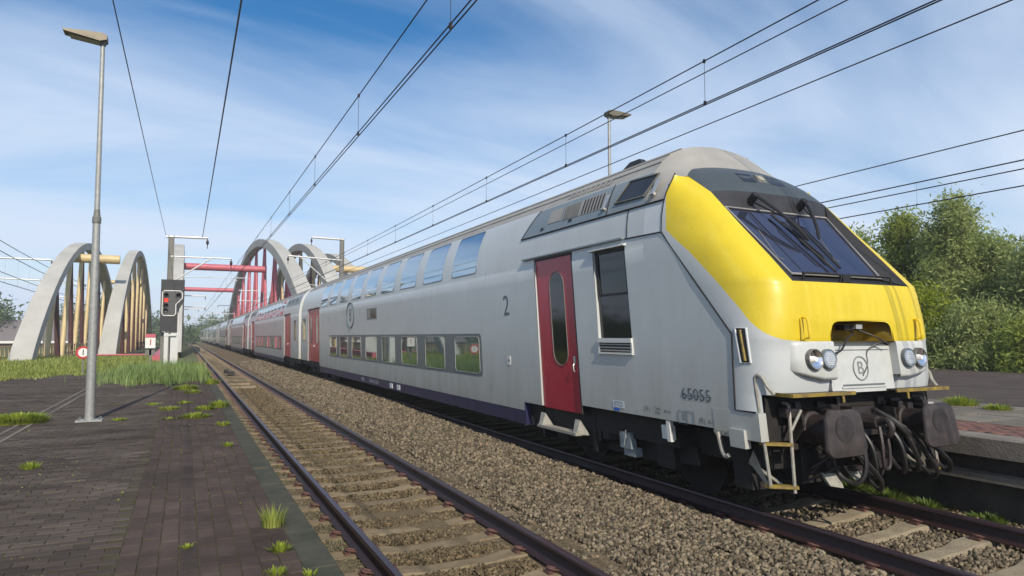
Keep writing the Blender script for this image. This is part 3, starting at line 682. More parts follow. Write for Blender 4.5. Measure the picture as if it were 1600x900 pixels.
mb.box(1.36, 1.52, 8.30, 9.46, .50, .54); B(mb, 'door_step', 'palem', lead)
# ---- cab side window with its blind, hood and vent
mb = MB(); mb.box(1.30, 1.356, CW[0], CW[1], 1.90, 3.12); cwn = B(mb, 'cab_window', 'glassdk', lead)
mb = MB(); mb.box(1.356, 1.372, CW[0]+.03, CW[1]-.06, 2.48, 2.51); mb.box(1.356, 1.372, CW[1]-.08, CW[1]-.05, 2.5, 3.1); mb.box(1.356, 1.372, CW[0]+.03, CW[0]+.06, 2.5, 3.1); mb.box(1.356, 1.372, CW[0]+.03, CW[1]-.05, 3.07, 3.1); B(mb, 'sash', 'black', cwn)
mb = MB(); mb.add([(1.39, CW[0]-.03, 3.16), (1.44, CW[0]-.03, 3.135), (1.44, CW[0]-.03, 3.125), (1.39, CW[0]-.03, 3.12), (1.39, CW[1]+.05, 3.16), (1.44, CW[1]+.05, 3.135), (1.44, CW[1]+.05, 3.125), (1.39, CW[1]+.05, 3.12)], [(0, 1, 5, 4), (1, 2, 6, 5), (2, 3, 7, 6), (0, 3, 2, 1), (4, 5, 6, 7)]); B(mb, 'window_hood', 'white', lead)
mb = MB(); mb.box(1.395, 1.43, CW[0]-.01, CW[1]-.0, 1.84, 1.90); mb.box(1.395, 1.42, CW[0]-.01, CW[0]+.02, 1.70, 1.84); mb.box(1.395, 1.42, CW[1]-.03, CW[1], 1.70, 1.84); mb.box(1.395, 1.43, CW[0]-.01, CW[1], 1.685, 1.71); v = B(mb, 'cab_vent', 'cream', lead)
for z in (1.735, 1.775, 1.815): mb = MB(); mb.box(1.398, 1.418, CW[0]+.02, CW[1]-.03, z-.008, z+.010); B(mb, 'vent_slat', 'roof', v)
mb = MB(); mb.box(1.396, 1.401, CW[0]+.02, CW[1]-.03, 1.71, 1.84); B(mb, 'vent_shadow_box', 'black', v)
# ---- upper cab flank: dark equipment panel with grilles, upper cab window
mb = MB(); P = [(10.02, 3.62), (6.0, 3.62), (6.0, 3.95), (9.6, 4.08)]
zs = [3.62, 3.7, 3.8, 3.9, 4.0, 4.08]
mb.grid([[(onskin(s, z, .010)[0], s, onskin(s, z, .010)[2]) for s in (6.5, 7.3, 10.02-(z-3.62)*.9)] for z in zs]); pnl = B(mb, 'equipment_panel', 'dkgrey', lead)
mb = MB(); mb.tube([T(*onskin(s, 3.612, .012)) for s in (10.04, 8, 6.1)], .011, 5); mb.tube([T(*onskin(10.02-(z-3.62)*.9, z, .012)) for z in zs], .009, 5); mb.tube([T(*onskin(7.38, z, .012)) for z in zs], .008, 5); mb.build('panel_seal', 'black', lead)
mb = MB(); skin(mb, 8.72, 9.15, 3.76, 3.99, out=.016); g = B(mb, 'filter_grille', 'roof', pnl)
for s_ in list(np.arange(8.20, 8.66, .058))+list(np.arange(7.55, 8.1, .085)):
    mb = MB(); skin(mb, s_, s_+.036, 3.755, 3.985, out=.02); B(mb, 'louvre', 'black' if s_ < 8.15 else 'mast', pnl)
mb = MB(); skin(mb, 7.5, 8.68, 3.745, 3.995, out=.014); B(mb, 'louvre_frame', 'roof', pnl)
for s_, z in ((9.25, 3.68), (8.35, 3.69)): mb = MB(); skin(mb, s_, s_+.10, z, z+.04, out=.02); B(mb, 'panel_catch', 'black', pnl)
mb = MB(); mb.add([T(*onskin(s, z, .02)) for s, z in ((7.18, 3.77), (6.55, 3.75), (6.36, 3.99), (6.98, 4.02))], [(0, 1, 2, 3)]); ucw = mb.build('upper_cab_window', 'glassdk', lead)
mb = MB(); mb.tube([T(*onskin(s, z, .024)) for s, z in ((7.20, 3.75), (6.53, 3.735), (6.33, 4.0), (6.97, 4.035))], .016, 6, closed=True); mb.build('window_frame', 'mast', ucw)
for s_ in (6.32, 7.45):
    mb = MB(); mb.add([T(*onskin(s_+a, z, o_)) for a, z, o_ in ((.06, 3.74, .03), (-.02, 3.74, .03), (-.06, 3.93, .02), (.05, 3.95, .02))], [(0, 1, 2, 3)]); mb.tube([T(*onskin(s_-.02, 3.72, .03)), T(*onskin(s_+.06, 3.72, .03))], .022, 6); mb.build('bracket_plate', 'alu', lead)
# ---- nose
NT = [(.95, 5.24), (1.15, 5.22), (1.95, 5.14), (3.2, 6.14), (3.45, 6.14), (3.7, 6.10), (3.92, 6.02)]
def O_(z): return (pw(z), float(np.interp(z, [a for a, b in NT], [b for a, b in NT])))
RT = [(2.5, .94, 4.67), (2.8, .95, 4.92), (3.2, .965, 5.27), (3.65, .98, 5.65), (3.92, .995, 5.99)]
def R_(z): return (float(np.interp(z, [a[0] for a in RT], [a[1] for a in RT])), float(np.interp(z, [a[0] for a in RT], [a[2] for a in RT])))
def bez(a, b, c, t): return tuple((1-t)**2*p+2*t*(1-t)*q+t*t*r for p, q, r in zip(a, b, c))
def bez3(a, b, c, d, t): return tuple((1-t)**3*p+3*t*(1-t)**2*q+3*t*t*(1-t)*r+t**3*u for p, q, r, u in zip(a, b, c, d))
FZ = [(1.33, 4.74), (1.48, 4.69), (1.86, 4.665), (1.87, 4.66), (2.1, 4.635), (2.3, 4.635), (2.42, 4.64), (2.5, 4.658)]
def F_(z): return float(np.interp(z, [a for a, b in FZ], [b for a, b in FZ]))
NT_ = 16
def noserow(z):
    o = O_(z)
    if z >= 2.5:
        r = R_(z); k = (z-2.5)/1.42
        c1 = (o[0]+.0-.05*k, o[1]-(o[1]-r[1])*.45); c2 = (o[0]-.05-.13*k, r[1]+(.0+.05*k)+.02)
        return [bez3(o, c1, c2, r, i/NT_)+() for i in range(NT_+1)]
    e = (.935, F_(z)+.015); c1 = (o[0], o[1]-(o[1]-e[1])*.45); c2 = (o[0]-.06, e[1]+.02)
    return [bez3(o, c1, c2, e, i/NT_) for i in range(NT_+1)]
YE = [(6.17, 3.27), (6.13, 3.27), (5.67, 2.89), (5.29, 2.52), (5.03, 2.23), (4.92, 2.08), (4.80, 1.96), (4.70, 1.885), (4.66, 1.87)]
YEs = YE[::-1]
def ysd(s, z):
    zb = float(np.interp(s, [a for a, b in YEs], [b for a, b in YEs]))
    if s > 6.02: return min((6.06-s)*1.0+max(0, z-3.3)*.1, z-zb)
    return (z-zb)*.75
nose_m = bpy.data.materials.new('cab_livery_paint'); nose_m.use_nodes = True
def livery(m):
    nt = m.node_tree; b = nt.nodes['Principled BSDF']
    a = N(nt, 'ShaderNodeAttribute'); a.attribute_name = 'yellow_edge'
    gt = N(nt, 'ShaderNodeMath', operation='GREATER_THAN'); gt.inputs[1].default_value = 0; nt.links.new(a.outputs['Fac'], gt.inputs[0])
    tc = N(nt, 'ShaderNodeTexCoord'); n = N(nt, 'ShaderNodeTexNoise'); n.inputs['Scale'].default_value = 1.7; n.inputs['Detail'].default_value = 9; n.inputs['Roughness'].default_value = .65; nt.links.new(tc.outputs['Object'], n.inputs['Vector'])
    mp = N(nt, 'ShaderNodeMapping'); mp.inputs['Scale'].default_value = (7, 1, .7); nt.links.new(tc.outputs['Object'], mp.inputs[0])
    n2 = N(nt, 'ShaderNodeTexNoise'); n2.inputs['Scale'].default_value = 1.6; n2.inputs['Detail'].default_value = 4; nt.links.new(mp.outputs[0], n2.inputs['Vector'])
    y = N(nt, 'ShaderNodeMix', data_type='RGBA'); y.inputs[6].default_value = (.62, .475, .012, 1); y.inputs[7].default_value = (.50, .37, .010, 1); 
    r0 = N(nt, 'ShaderNodeMapRange'); r0.inputs[1].default_value = .50; r0.inputs[2].default_value = .85; nt.links.new(n.outputs['Fac'], r0.inputs[0]); nt.links.new(r0.outputs[0], y.inputs[0])
    y2 = N(nt, 'ShaderNodeMix', data_type='RGBA'); r2 = N(nt, 'ShaderNodeMapRange'); r2.inputs[1].default_value = .5; r2.inputs[2].default_value = .8; r2.inputs[4].default_value = .55; nt.links.new(n2.outputs['Fac'], r2.inputs[0]); nt.links.new(r2.outputs[0], y2.inputs[0]); nt.links.new(y.outputs[2], y2.inputs[6]); y2.inputs[7].default_value = (.70, .56, .07, 1)
    g = N(nt, 'ShaderNodeMix', data_type='RGBA'); g.inputs[6].default_value = (.45, .475, .48, 1); g.inputs[7].default_value = (.43, .45, .43, 1); nt.links.new(r0.outputs[0], g.inputs[0])
    mx = N(nt, 'ShaderNodeMix', data_type='RGBA'); nt.links.new(gt.outputs[0], mx.inputs[0]); nt.links.new(g.outputs[2], mx.inputs[6]); nt.links.new(y2.outputs[2], mx.inputs[7]); nt.links.new(mx.outputs[2], b.inputs['Base Color'])
    b.inputs['Coat Weight'].default_value = .18; b.inputs['Coat Roughness'].default_value = .2
    rr = N(nt, 'ShaderNodeMapRange'); rr.inputs[3].default_value = .34; rr.inputs[4].default_value = .62; nt.links.new(n.outputs['Fac'], rr.inputs[0]); nt.links.new(rr.outputs[0], b.inputs['Roughness'])
    # insect specks and stone chips
    v = N(nt, 'ShaderNodeTexVoronoi'); v.inputs['Scale'].default_value = 17; nt.links.new(tc.outputs['Object'], v.inputs['Vector'])
    lt = N(nt, 'ShaderNodeMath', operation='LESS_THAN'); lt.inputs[1].default_value = .10; nt.links.new(v.outputs['Distance'], lt.inputs[0])
    ms = N(nt, 'ShaderNodeMath', operation='MULTIPLY'); ms.inputs[1].default_value = .35; nt.links.new(lt.outputs[0], ms.inputs[0])
    m3 = N(nt, 'ShaderNodeMix', data_type='RGBA'); nt.links.new(ms.outputs[0], m3.inputs[0]); nt.links.new(mx.outputs[2], m3.inputs[6]); m3.inputs[7].default_value = (.10, .08, .04, 1); nt.links.new(m3.outputs[2], b.inputs['Base Color'])
livery(nose_m); M['livery'] = nose_m
mb = MB(); SD = []
zr = [1.33, 1.45, 1.6, 1.75, 1.86, 1.872, 1.92, 1.98, 2.04, 2.1, 2.18, 2.26, 2.34, 2.42, 2.47, 2.5, 2.56, 2.64, 2.72, 2.8, 2.9, 3.0, 3.1, 3.2, 3.3, 3.42, 3.55, 3.65, 3.75, 3.84, 3.92]
for sd in (1, -1):
    rows = []
    for z in zr:
        zz = z+(.0 if z != 1.872 else 0)
        r = [(sd*a, s, zz) for a, s in noserow(zz)]; rows.append(r); SD += [ysd(s, z) if z > 1.865 or s > 4.9 else -1 for _, s, _ in r]
    mb.grid(rows)
# front between the corners, with the coupler recess left open
ws = [.935, .85, .75, .65, .55, .5, .4, .3, .2, .1, 0]; ws = ws+[-a for a in ws[::-1][1:]]
zf = [z for z in zr if z <= 2.5]
b = len(mb.v); m_ = len(ws)
def topz(wd): return 0
for z in zf:
    for wd in ws:
        bul = .015*(abs(wd)/.935)**2; mb.v.append((wd, (F_(z) if abs(wd) > .5 or z > 1.865 else 4.82)+bul, z)); SD.append(1 if z > 1.865 else -1)
for i in range(len(zf)-1):
    for j in range(m_-1):
        wc = (ws[j]+ws[j+1])/2; zc = (zf[i]+zf[i+1])/2
        if abs(wc) < .5 and 1.87 < zc < 2.1: continue
        mb.f.append((b+i*m_+j, b+i*m_+j+1, b+(i+1)*m_+j+1, b+(i+1)*m_+j)); mb.mi.append(0)
# recess box
q = len(mb.v); s0_, s1_ = 4.645, 4.98
mb.v += [(.5, s0_, 1.872), (-.5, s0_, 1.872), (.5, s0_+.01, 2.1), (-.5, s0_+.01, 2.1), (.42, s1_, 1.872), (-.42, s1_, 1.872), (.42, s1_-.08, 2.06), (-.42, s1_-.08, 2.06)]; SD += [1]*8
RECF = [(0, 2, 6, 4), (1, 5, 7, 3), (2, 3, 7, 6), (4, 6, 7, 5), (0, 4, 5, 1)]; RECV = mb.v[q:q+8]
IN_ = [(.495, 1.872), (.485, 1.98), (.465, 2.035), (.435, 2.065), (.38, 2.082), (0, 2.092)]; OUT_ = [(.5, 1.872), (.5, 1.98), (.5, 2.04), (.5, 2.1), (.40, 2.1), (0, 2.1)]
for sd in (1, -1):
    b9 = len(mb.v); mb.v += [(sd*a, F_(z)+.0045, z) for a, z in IN_]+[(sd*a, F_(z)+.0045, z) for a, z in OUT_]; SD += [1]*12
    mb.f += [(b9+i, b9+i+1, b9+7+i, b9+6+i) for i in range(5)]; mb.mi += [0]*5
for sd in (1, -1):
    rr_ = noserow(1.33)[:9]; mb.grid([[(sd*a, s, z) for a, s in rr_] for z in (1.15, 1.33)]); SD += [-1]*18
nose = B(mb, 'cab_front', 'livery', lead, 50)
mbr = MB(); mbr.add(RECV, RECF); B(mbr, 'coupler_recess', 'recess', lead, 0)
at = nose.data.attributes.new('yellow_edge', 'FLOAT', 'POINT'); at.data.foreach_set('value', SD)
# cab flank panel between the diagonal seam and the rest
for sd in (1, -1):
    zz = [.93, 1.15, 1.5, 1.95, 2.3, 2.6, 2.9, 3.05, 3.2]
    mb = MB(); mb.grid([[(sd*pw(z), s, z) for s in ((O_(z)[1]+.0), 6.5)] for z in zz]); B(mb, 'cab_flank_panel', 'body', lead)
    zz = [3.2, 3.35, 3.5, 3.62]; mb = MB(); mb.grid([[(sd*pw(z), s, z) for s in (O_(z)[1], 6.5)] for z in zz]); B(mb, 'lit_cantrail_panel', 'white', lead)  # lighter paint puts the brightness of this up-facing band into the colour
for sd in (1, -1):
    mb = MB()
    mb.add([(sd*1.402, 6.9, .87), (sd*1.402, 4.90, .87), (sd*1.402, 4.90, 1.148), (sd*1.402, 5.6, 1.148), (sd*1.402, 5.6, 1.148)], [(1, 2, 3)]) if False else None
    mb.box(sd*1.30, sd*1.404, 4.90, 5.55, .87, 1.148); B(mb, 'corner_skirt', 'body', lead)
mb = MB(); L_ = [(1.404, 4.93, 1.155), (1.404, 5.21, 1.158), (1.402, 5.14, 1.95), (1.402, 5.64, 2.575), (1.389, 6.14, 3.2), (1.388, 6.9, 3.212)]
mb.tube([T(*p) for p in L_], .011, 5); mb.tube([T(*onskin(6.86, z, .002)) for z in (3.21, 3.35, 3.5, 3.61)], .008, 5); mb.tube([T(pw(z)+.002, O_(z)[1], z) for z in (3.2, 3.4, 3.55, 3.7, 3.85, 3.95)], .008, 5); mb.build('panel_seam', 'black', lead)
# grey crown over the cab: from the body section at s=6.5 to the brow's upper edge, then brow down to the glass
def crown(z_or_t): pass
N1 = 12
A_ = [(pw(z), 6.5, z) for z in (3.62, 3.75, 3.92, 4.1, 4.2, 4.29, 4.36, 4.42, 4.48, 4.52, 4.545)]+[(0, 6.5, 4.56)]
B1 = [(pw(3.62), O_(3.62)[1], 3.62), (pw(3.78), O_(3.78)[1], 3.78), (1.0, 6.0, 3.93), (.93, 6.05, 3.99), (.86, 6.09, 4.035), (.78, 6.13, 4.075), (.7, 6.13, 4.09), (.6, 6.11, 4.105), (.45, 6.09, 4.12), (.3, 6.07, 4.125), (.15, 6.06, 4.13), (0, 6.06, 4.13)]
def lerp(a, b, t): return tuple(p+(q-p)*t for p, q in zip(a, b))
def crow(t):
    r = []
    for k, (a, b_) in enumerate(zip(A_, B1)):
        p = lerp(a, b_, t); bul = .015*sin(pi*t)*max(0, (k-3)/8); r.append((p[0], p[1]-bul*.5, p[2]+bul*.8))
    return r
mb = MB(); rows = []
for t in (0, .12, .25, .4, .55, .7, .85, 1):
    r = crow(t); rows.append(r+[(-a, s, z) for a, s, z in r[::-1][1:]])
mb.grid(rows); B(mb, 'cab_crown', 'roof', lead, 60)
B2 = [(.98, 5.65, 3.65), (.93, 5.64, 3.665), (.86, 5.635, 3.675), (.78, 5.63, 3.685), (.7, 5.625, 3.69), (.6, 5.62, 3.695), (.45, 5.615, 3.70), (.3, 5.61, 3.705), (.15, 5.61, 3.705), (0, 5.61, 3.705)]
def brow_row(t):
    r = []
    for a, b_ in zip(B1[2:], B2):
        p = lerp(a, b_, t); q = .06*sin(pi*t)*(1-min(1, a[0]/1.0)**6); r.append((p[0], p[1]-q*.7, p[2]+q*.7))
    return r
mb = MB(); rows = []
for t in (0, .15, .3, .5, .7, .85, 1): r = brow_row(t); rows.append(r+[(-a, s, z) for a, s, z in r[::-1][1:]])
# small cheek between brow end and the yellow pillar is closed by the pillar's own top row
mb.grid(rows); brow = B(mb, 'brow', 'brow', lead, 60)
# dark slots and the small marker lamp on the brow
def browpt(wd, t, out=.0):
    r = brow_row(t); xs_ = [p[0] for p in r][::-1]; p = [float(np.interp(abs(wd), xs_, [q[k] for q in r][::-1])) for k in (1, 2)]
    return (wd, p[0]-out*.75, p[1]+out*.65)
for c in (.24, -.24):
    mb = MB(); mb.add([T(*browpt(c+a, t, .006)) for a, t in ((.12, .40), (-.12, .40), (-.11, .70), (.11, .70))], [(0, 1, 2, 3)]); mb.build('brow_window', 'glassdk', brow)
mb = MB(); mb.obox(T(*browpt(0, .55, .0)), .14, .02, .15, Matrix.Rotation(radians(-38), 3, 'X')); mb.build('marker_lamp', 'mast', brow, 40)
mb = MB(); P = [T(*browpt(0, .55, .035))]; mb.tube([T(*browpt(0, .55, .0)), T(*browpt(0, .55, .02))], .05, 12); mb.build('lamp_glass', 'lampg', brow)
# windscreen well
G = {'tr': (.86, 5.57, 3.45), 'br': (.71, 4.85, 2.58)}
mb = MB()
for sd in (1, -1):
    rr = [(R_(z), z) for z in (2.5, 2.65, 2.8, 3.0, 3.2, 3.4, 3.65)]
    rows = [[(sd*a[0], a[1], z) for a, z in rr], [(sd*(.71+.15*t+.03), 4.85+.72*t-.01, 2.58+.87*t) for t in [((z-2.5)/1.15) for _, z in rr]]]
    mb.grid(rows)
B(mb, 'well_side', 'black', lead)
mb = MB(); mb.grid([[(a, s, z) for a, s, z in B2]+[(-a, s, z) for a, s, z in B2[::-1][1:]], [(a*.9, 5.585, 3.45) for a, s, z in B2]+[(-a*.9, 5.585, 3.45) for a, s, z in B2[::-1][1:]]]); hdr = B(mb, 'header_panel', 'headerdark', lead)
mb = MB(); mb.grid([[(wd, 4.69+.0*abs(wd), 2.5) for wd in ws], [(wd*.8, 4.87, 2.575) for wd in ws]]); B(mb, 'windscreen_sill', 'black', lead)
gp = [(.86, 5.575, 3.45), (-.86, 5.575, 3.45), (-.73, 4.86, 2.59), (.73, 4.86, 2.59)]
mb = MB(); mb.add([T(*p) for p in gp], [(0, 1, 2, 3)]); scr = mb.build('windscreen', 'wind', lead)
mb = MB(); mb.tube([T(a*1.0, s-.01, z+.01) for a, s, z in gp], .013, 6, closed=True); mb.build('screen_rubber', 'roof', scr)
# grab rail along the foot of the glass
mb = MB()
for a, b_ in ((.70, .12), (-.02, -.72)): mb.tube(smooth_path([T(a, 4.74, 2.52), T(a, 4.72, 2.585), T(a-.04, 4.72, 2.60), T(b_+.04, 4.72, 2.60), T(b_, 4.72, 2.585), T(b_, 4.74, 2.52)], 3), .014, 6)
mb.obox(T(.05, 4.73, 2.56), .12, .05, .09); mb.build('grab_bar', 'black', lead)
# wipers
def wiper(p0, p1, b0, b1):
    mb = MB(); P0 = Vector(T(*p0)); P1 = Vector(T(*p1)); off = Vector((0, -.07, .06))
    mb.tube(smooth_path([P0, P0+off, P0.lerp(P1, .4)+off*1.1, P0.lerp(P1, .75)+off*.8, P1+off*.3], 4), [.02]*16+[.012], 6)
    mb.tube([P0+Vector((.05, -.02, -.02)), P0.lerp(P1, .5)+off*.8+Vector((.03, 0, 0)), P1+off*.3], .010, 5)
    mb.tube([P0+Vector((0, .03, -.02)), P0+off*1.2], .05, 8); w_ = mb.build('wiper', 'black', lead)
    mb = MB(); A = Vector(T(*b0)); Bq = Vector(T(*b1)); mb.tube([A, Bq], .016, 5); mb.tube([A.lerp(Bq, .2)+off*.35, A.lerp(Bq, .8)+off*.35], .009, 5); mb.tube([A.lerp(Bq, .2)+off*.35, A.lerp(Bq, .12)], .008, 4); mb.tube([A.lerp(Bq, .8)+off*.35, A.lerp(Bq, .88)], .008, 4); mb.build('wiper_blade', 'black', w_)
def gpt(wd, z, out=.03): t = (z-2.59)/.86; return (wd, 4.86+.715*t-out, z+out*.8)
wiper((.42, 5.58, 3.57), gpt(.07, 2.98, .05), gpt(.20, 3.38), gpt(.0, 2.64))
wiper((-.42, 5.58, 3.57), gpt(-.15, 3.02, .05), gpt(-.10, 3.32), gpt(-.13, 2.68))
for L_ in (((.62, 3.16), (.70, 2.80), (.63, 2.775)), ((-.39, 3.22), (-.23, 2.81), (-.30, 2.80))):
    mb = MB(); mb.tube([T(*gpt(a, z, .004)) for a, z in L_], .0035, 4); mb.build('reflection_line', 'palem', scr)  # pale lines laid on the glass, drawn in for its reflections
mb = MB(); mb.tube([T(*gpt(.55, 3.38, .003)), T(*gpt(.50, 2.66, .003))], .003, 4); mb.build('heating_wire', 'black', scr)
# headlight housings
for sd in (1, -1):
    pl = [(.50, 4.70), (.7, 4.695), (.9, 4.70), (.98, 4.712), (1.045, 4.745), (1.09, 4.80), (1.11, 4.88), (1.10, 5.0)]
    rows = []
    for z, k in ((1.47, .75), (1.485, .93), (1.51, 1.0), (1.7, 1.0), (1.83, 1.0), (1.862, .985), (1.872, .93)):
        lift = .03*0
        rows.append([(sd*(.5+(a-.5)*(.5+.5*k) if a > .5 else .5), s+(1-k)*.18, z+(.05*(.95-min(a, .95)) if z < 1.6 else 0)*-1*0+(0.0 if z > 1.6 else max(0, a-.75)*.22)) for a, s in pl])
    mb = MB(); rows = [[(a, s-.07, z) for a, s, z in r] for r in rows]; mb.grid(rows); n0 = len(mb.v); mb.add([(sd*.5, 4.63, 1.51), (sd*.5, 4.63, 1.862), (sd*.5, 4.84, 1.862), (sd*.5, 4.84, 1.50)], [(0, 1, 2, 3)])
    pod = B(mb, 'headlight_housing', 'pod', lead, 50)
    for wd, m_, r in ((.84, 'chrome', .084), (.64, 'lens', .080)):
        c = (sd*wd, 4.598, 1.69)
        r += .010; mb = MB(); mb.grid([[(c[0]+q_*cos(2*pi*j/24), c[1]+dd_, c[2]+q_*sin(2*pi*j/24)) for j in range(25)] for q_, dd_ in ((r+.014, .05), (r+.013, -.010), (r+.008, -.016), (r+.002, -.012), (r, .0))])
        h = B(mb, 'headlight', 'mast' if wd > .7 else 'frame', pod)
        mb = MB(); n = 24; rings = []
        for q, dq in ((1., -.006), (.8, .006), (.5, .018), (.2, .022)): rings.append([(c[0]+r*q*cos(2*pi*j/n), c[1]+(dq if m_ == 'chrome' else -.012-.01*(1-q)), c[2]+r*q*sin(2*pi*j/n)) for j in range(n+1)])
        mb.grid(rings); mb.f.append(tuple(len(mb.v)-n-1+j for j in range(n))); mb.mi.append(0); B(mb, 'reflector' if m_ == 'chrome' else 'lens', m_, h, 60)
        if m_ == 'lens':
            mb = MB()
            for i in range(-3, 4):
                for j in range(-3, 4):
                    u, v_ = (i+.5*(j % 2))*.021, j*.019
                    if u*u+v_*v_ < .0052: mb.tube([(c[0]+u, c[1]-.006, c[2]+v_), (c[0]+u, c[1]-.022, c[2]+v_)], [.0095, .006], 6)
            tag(B(mb, 'led_cluster', 'stickw', h), kind='stuff')
        if m_ == 'chrome':
            mb = MB(); mb.tube([(c[0], c[1]+.022, c[2]), (c[0], c[1]-.012, c[2])], [.034, .024], 10); B(mb, 'bulb', 'signw', h)
    # yellow grab handle
    mb = MB(); mb.tube(smooth_path([T(sd*.90, 4.65, 1.90), T(sd*.90, 4.585, 1.915), T(sd*.90, 4.58, 2.0), T(sd*.90, 4.585, 2.10), T(sd*.90, 4.65, 2.12)], 4), .013, 6); mb.tube([T(sd*.93, 4.64, 1.89), T(sd*.93, 4.64, 2.11)], .010, 5); mb.build('grab_handle', 'yellow', lead)
# centre coupler cover with the ringed letter
mb = MB(); P = roundrect(-.50, .50, 1.33, 1.872, .03, 3)
mb.prism(P, 1, 4.725, 4.83); mb.obox((0, 4.722, 1.385), .70, .02, .02); cc = B(mb, 'coupler_cover', 'pod', lead)
mb = MB(); mb.box(-.33, .33, 4.714, 4.73, 1.398, 1.415); mb.box(-.48, .40, 4.718, 4.73, 1.775, 1.782); B(mb, 'cover_slot', 'frame', cc)
mb = MB(); mb.tube([T(.02+.115*cos(t), 4.722, 1.58+.125*sin(t)) for t in np.linspace(0, 2*pi, 33)[:-1]], .008, 5, closed=True); mb.build('emblem_ring', 'emblem', cc)
text_mesh('emblem_letter', 'B', .19, lambda u, v: T(.02-u, 4.720, 1.58+v), 'emblem', cc)
mb = MB(); mb.tube(smooth_path([T(.02, 4.85, 2.03), T(.06, 4.72, 1.96), T(.28, 4.63, 1.90), T(.36, 4.66, 1.78), T(.42, 4.71, 1.74)], 4), .011, 6)
mb.tube(smooth_path([T(-.02, 4.80, 2.02), T(-.18, 4.64, 1.92), T(-.36, 4.63, 1.83), T(-.25, 4.66, 1.85), T(-.12, 4.72, 1.76), T(-.10, 4.725, 1.62), T(0, 4.725, 1.50)], 4), .008, 6)
mb.obox(T(.0, 4.82, 2.02), .26, .12, .06); mb.build('jumper_cable', 'hose', lead)
mb = MB(); mb.obox(T(-.04, 4.74, 2.03), .10, .06, .05); mb.build('cable_plug', 'alu', lead)
# slot with the yellow bar in the flank, just behind the corner
def flank(z, s, out=0.):
    r = noserow(z); s_ = [p[1] for p in r][::-1]; w_ = [p[0] for p in r][::-1]
    return (float(np.interp(s, s_, w_))+out, s, z)
mb = MB(); q = [(5.085, 2.01), (4.955, 2.01), (4.95, 1.65), (5.06, 1.65)]
mb.tube([T(*flank(z, s, .004)) for s, z in q], .014, 6, closed=True); sl = mb.build('flank_recess_frame', 'white', lead)
mb = MB(); mb.grid([[T(*flank(lerp(lerp(q[0], q[3], v/6), lerp(q[1], q[2], v/6), u/6)[1], lerp(lerp(q[0], q[3], v/6), lerp(q[1], q[2], v/6), u/6)[0], .006)) for u in range(7)] for v in range(7)]); mb.build('flank_recess', 'black', sl)
mb = MB(); mb.tube([T(*flank(1.99, 5.02, .012)), T(*flank(1.67, 5.0, .012))], .016, 6); mb.build('grab_bar', 'yedge', sl)
# lettering on the flank
text_mesh('class_number', '2', .52, wtext(10.62, 2.46), 'ink', lead)
text_mesh('fleet_number', '65055', .19, wtext(5.80, 1.26), 'ink', lead, spacing=1.05)
mb = MB(); mb.box(1.4035, 1.4055, 5.55, 6.04, 1.248, 1.256); B(mb, 'number_strike', 'ink', lead)
mb = MB(); mb.box(1.4035, 1.405, 7.20, 7.46, .985, 1.075); B(mb, 'white_sticker', 'stickw', lead)
text_mesh('sticker_text', 'ETCS', .085, wtext(7.33, 1.03, .0065), 'ink', lead)
mb = MB(); mb.box(1.4035, 1.405, 7.32, 7.44, .94, .98); B(mb, 'blue_sticker', 'stickb', lead)
for s_, z, t_, sz in ((6.72, 1.03, '( E )', .08), (6.52, 1.05, 'Toeg', .055), (6.52, 1.0, 'Max', .055), (6.33, 1.03, '60.4.A', .05), (6.06, .99, 'S', .09), (5.74, .985, '(R)', .09), (5.60, .985, '85.1', .05), (6.95, .965, '- 7', .06)):
    text_mesh('stencil', t_, sz, wtext(s_, z), 'ink', lead)
mb = MB()
for s_, z, a, b_ in ((6.06, .99, .065, .075), (5.92, 1.0, .06, .07)):
    mb.tube([T(1.404, s_+u, z+v) for u, v in ((-a, -b_), (a, -b_), (a, b_), (-a, b_))], .003, 4, closed=True)
for k in range(3): mb.box(0, 0, 0, 0, 0, 0) if False else None
mb.build('stencil_box', 'ink', lead)
ov = [(1.404, 23.3+.56*cos(t), 2.66+.44*sin(t)) for t in np.linspace(0, 2*pi, 41)[:-1]]
mb = MB(); mb.tube([T(*p) for p in ov], .022, 5, closed=True); mb.build('emblem_ring', 'ink', lead)
text_mesh('emblem_letter', 'B', .62, wtext(23.3, 2.66), 'ink', lead)
mb = MB(); mb.box(1.40, 1.406, 19.7, 20.9, 2.46, 2.80); pl = B(mb, 'destination_frame', 'frame', lead)
mb = MB(); mb.box(1.404, 1.409, 19.76, 20.84, 2.50, 2.76); B(mb, 'destination_display', 'glassdk', pl)
mb = MB(); mb.box(1.405, 1.411, 20.5, 20.84, 2.50, 2.76); B(mb, 'display_cover', 'palem', pl)
text_mesh('small_numeral', '1', .34, wtext(27.3, 2.6), 'ink', lead)
mb = MB(); mb.prism(roundrect(10.55, 10.68, 1.42, 1.58, .02, 2), 0, 1.398, 1.407); fs = B(mb, 'filler_flap', 'cream', lead)
mb = MB(); mb.tube([(1.405, 10.615, 1.50), (1.411, 10.615, 1.50)], .02, 8); B(mb, 'flap_lock', 'black', fs)
text_mesh('stock_number', 'M6', .001, wtext(15, .56), 'stickw', lead) if False else None
for s_, t_ in ((21.6, 'NMBS'), (20.2, '50 88 26-75 055-9'),): text_mesh('skirt_lettering', t_, .15, wtext(s_, .56, .006), 'stickw', lead)
for s_ in (18.15, 17.45): mb = MB(); mb.box(1.392, 1.402, s_, s_+.28, .50, .63); B(mb, 'white_sticker', 'stickw', lead)
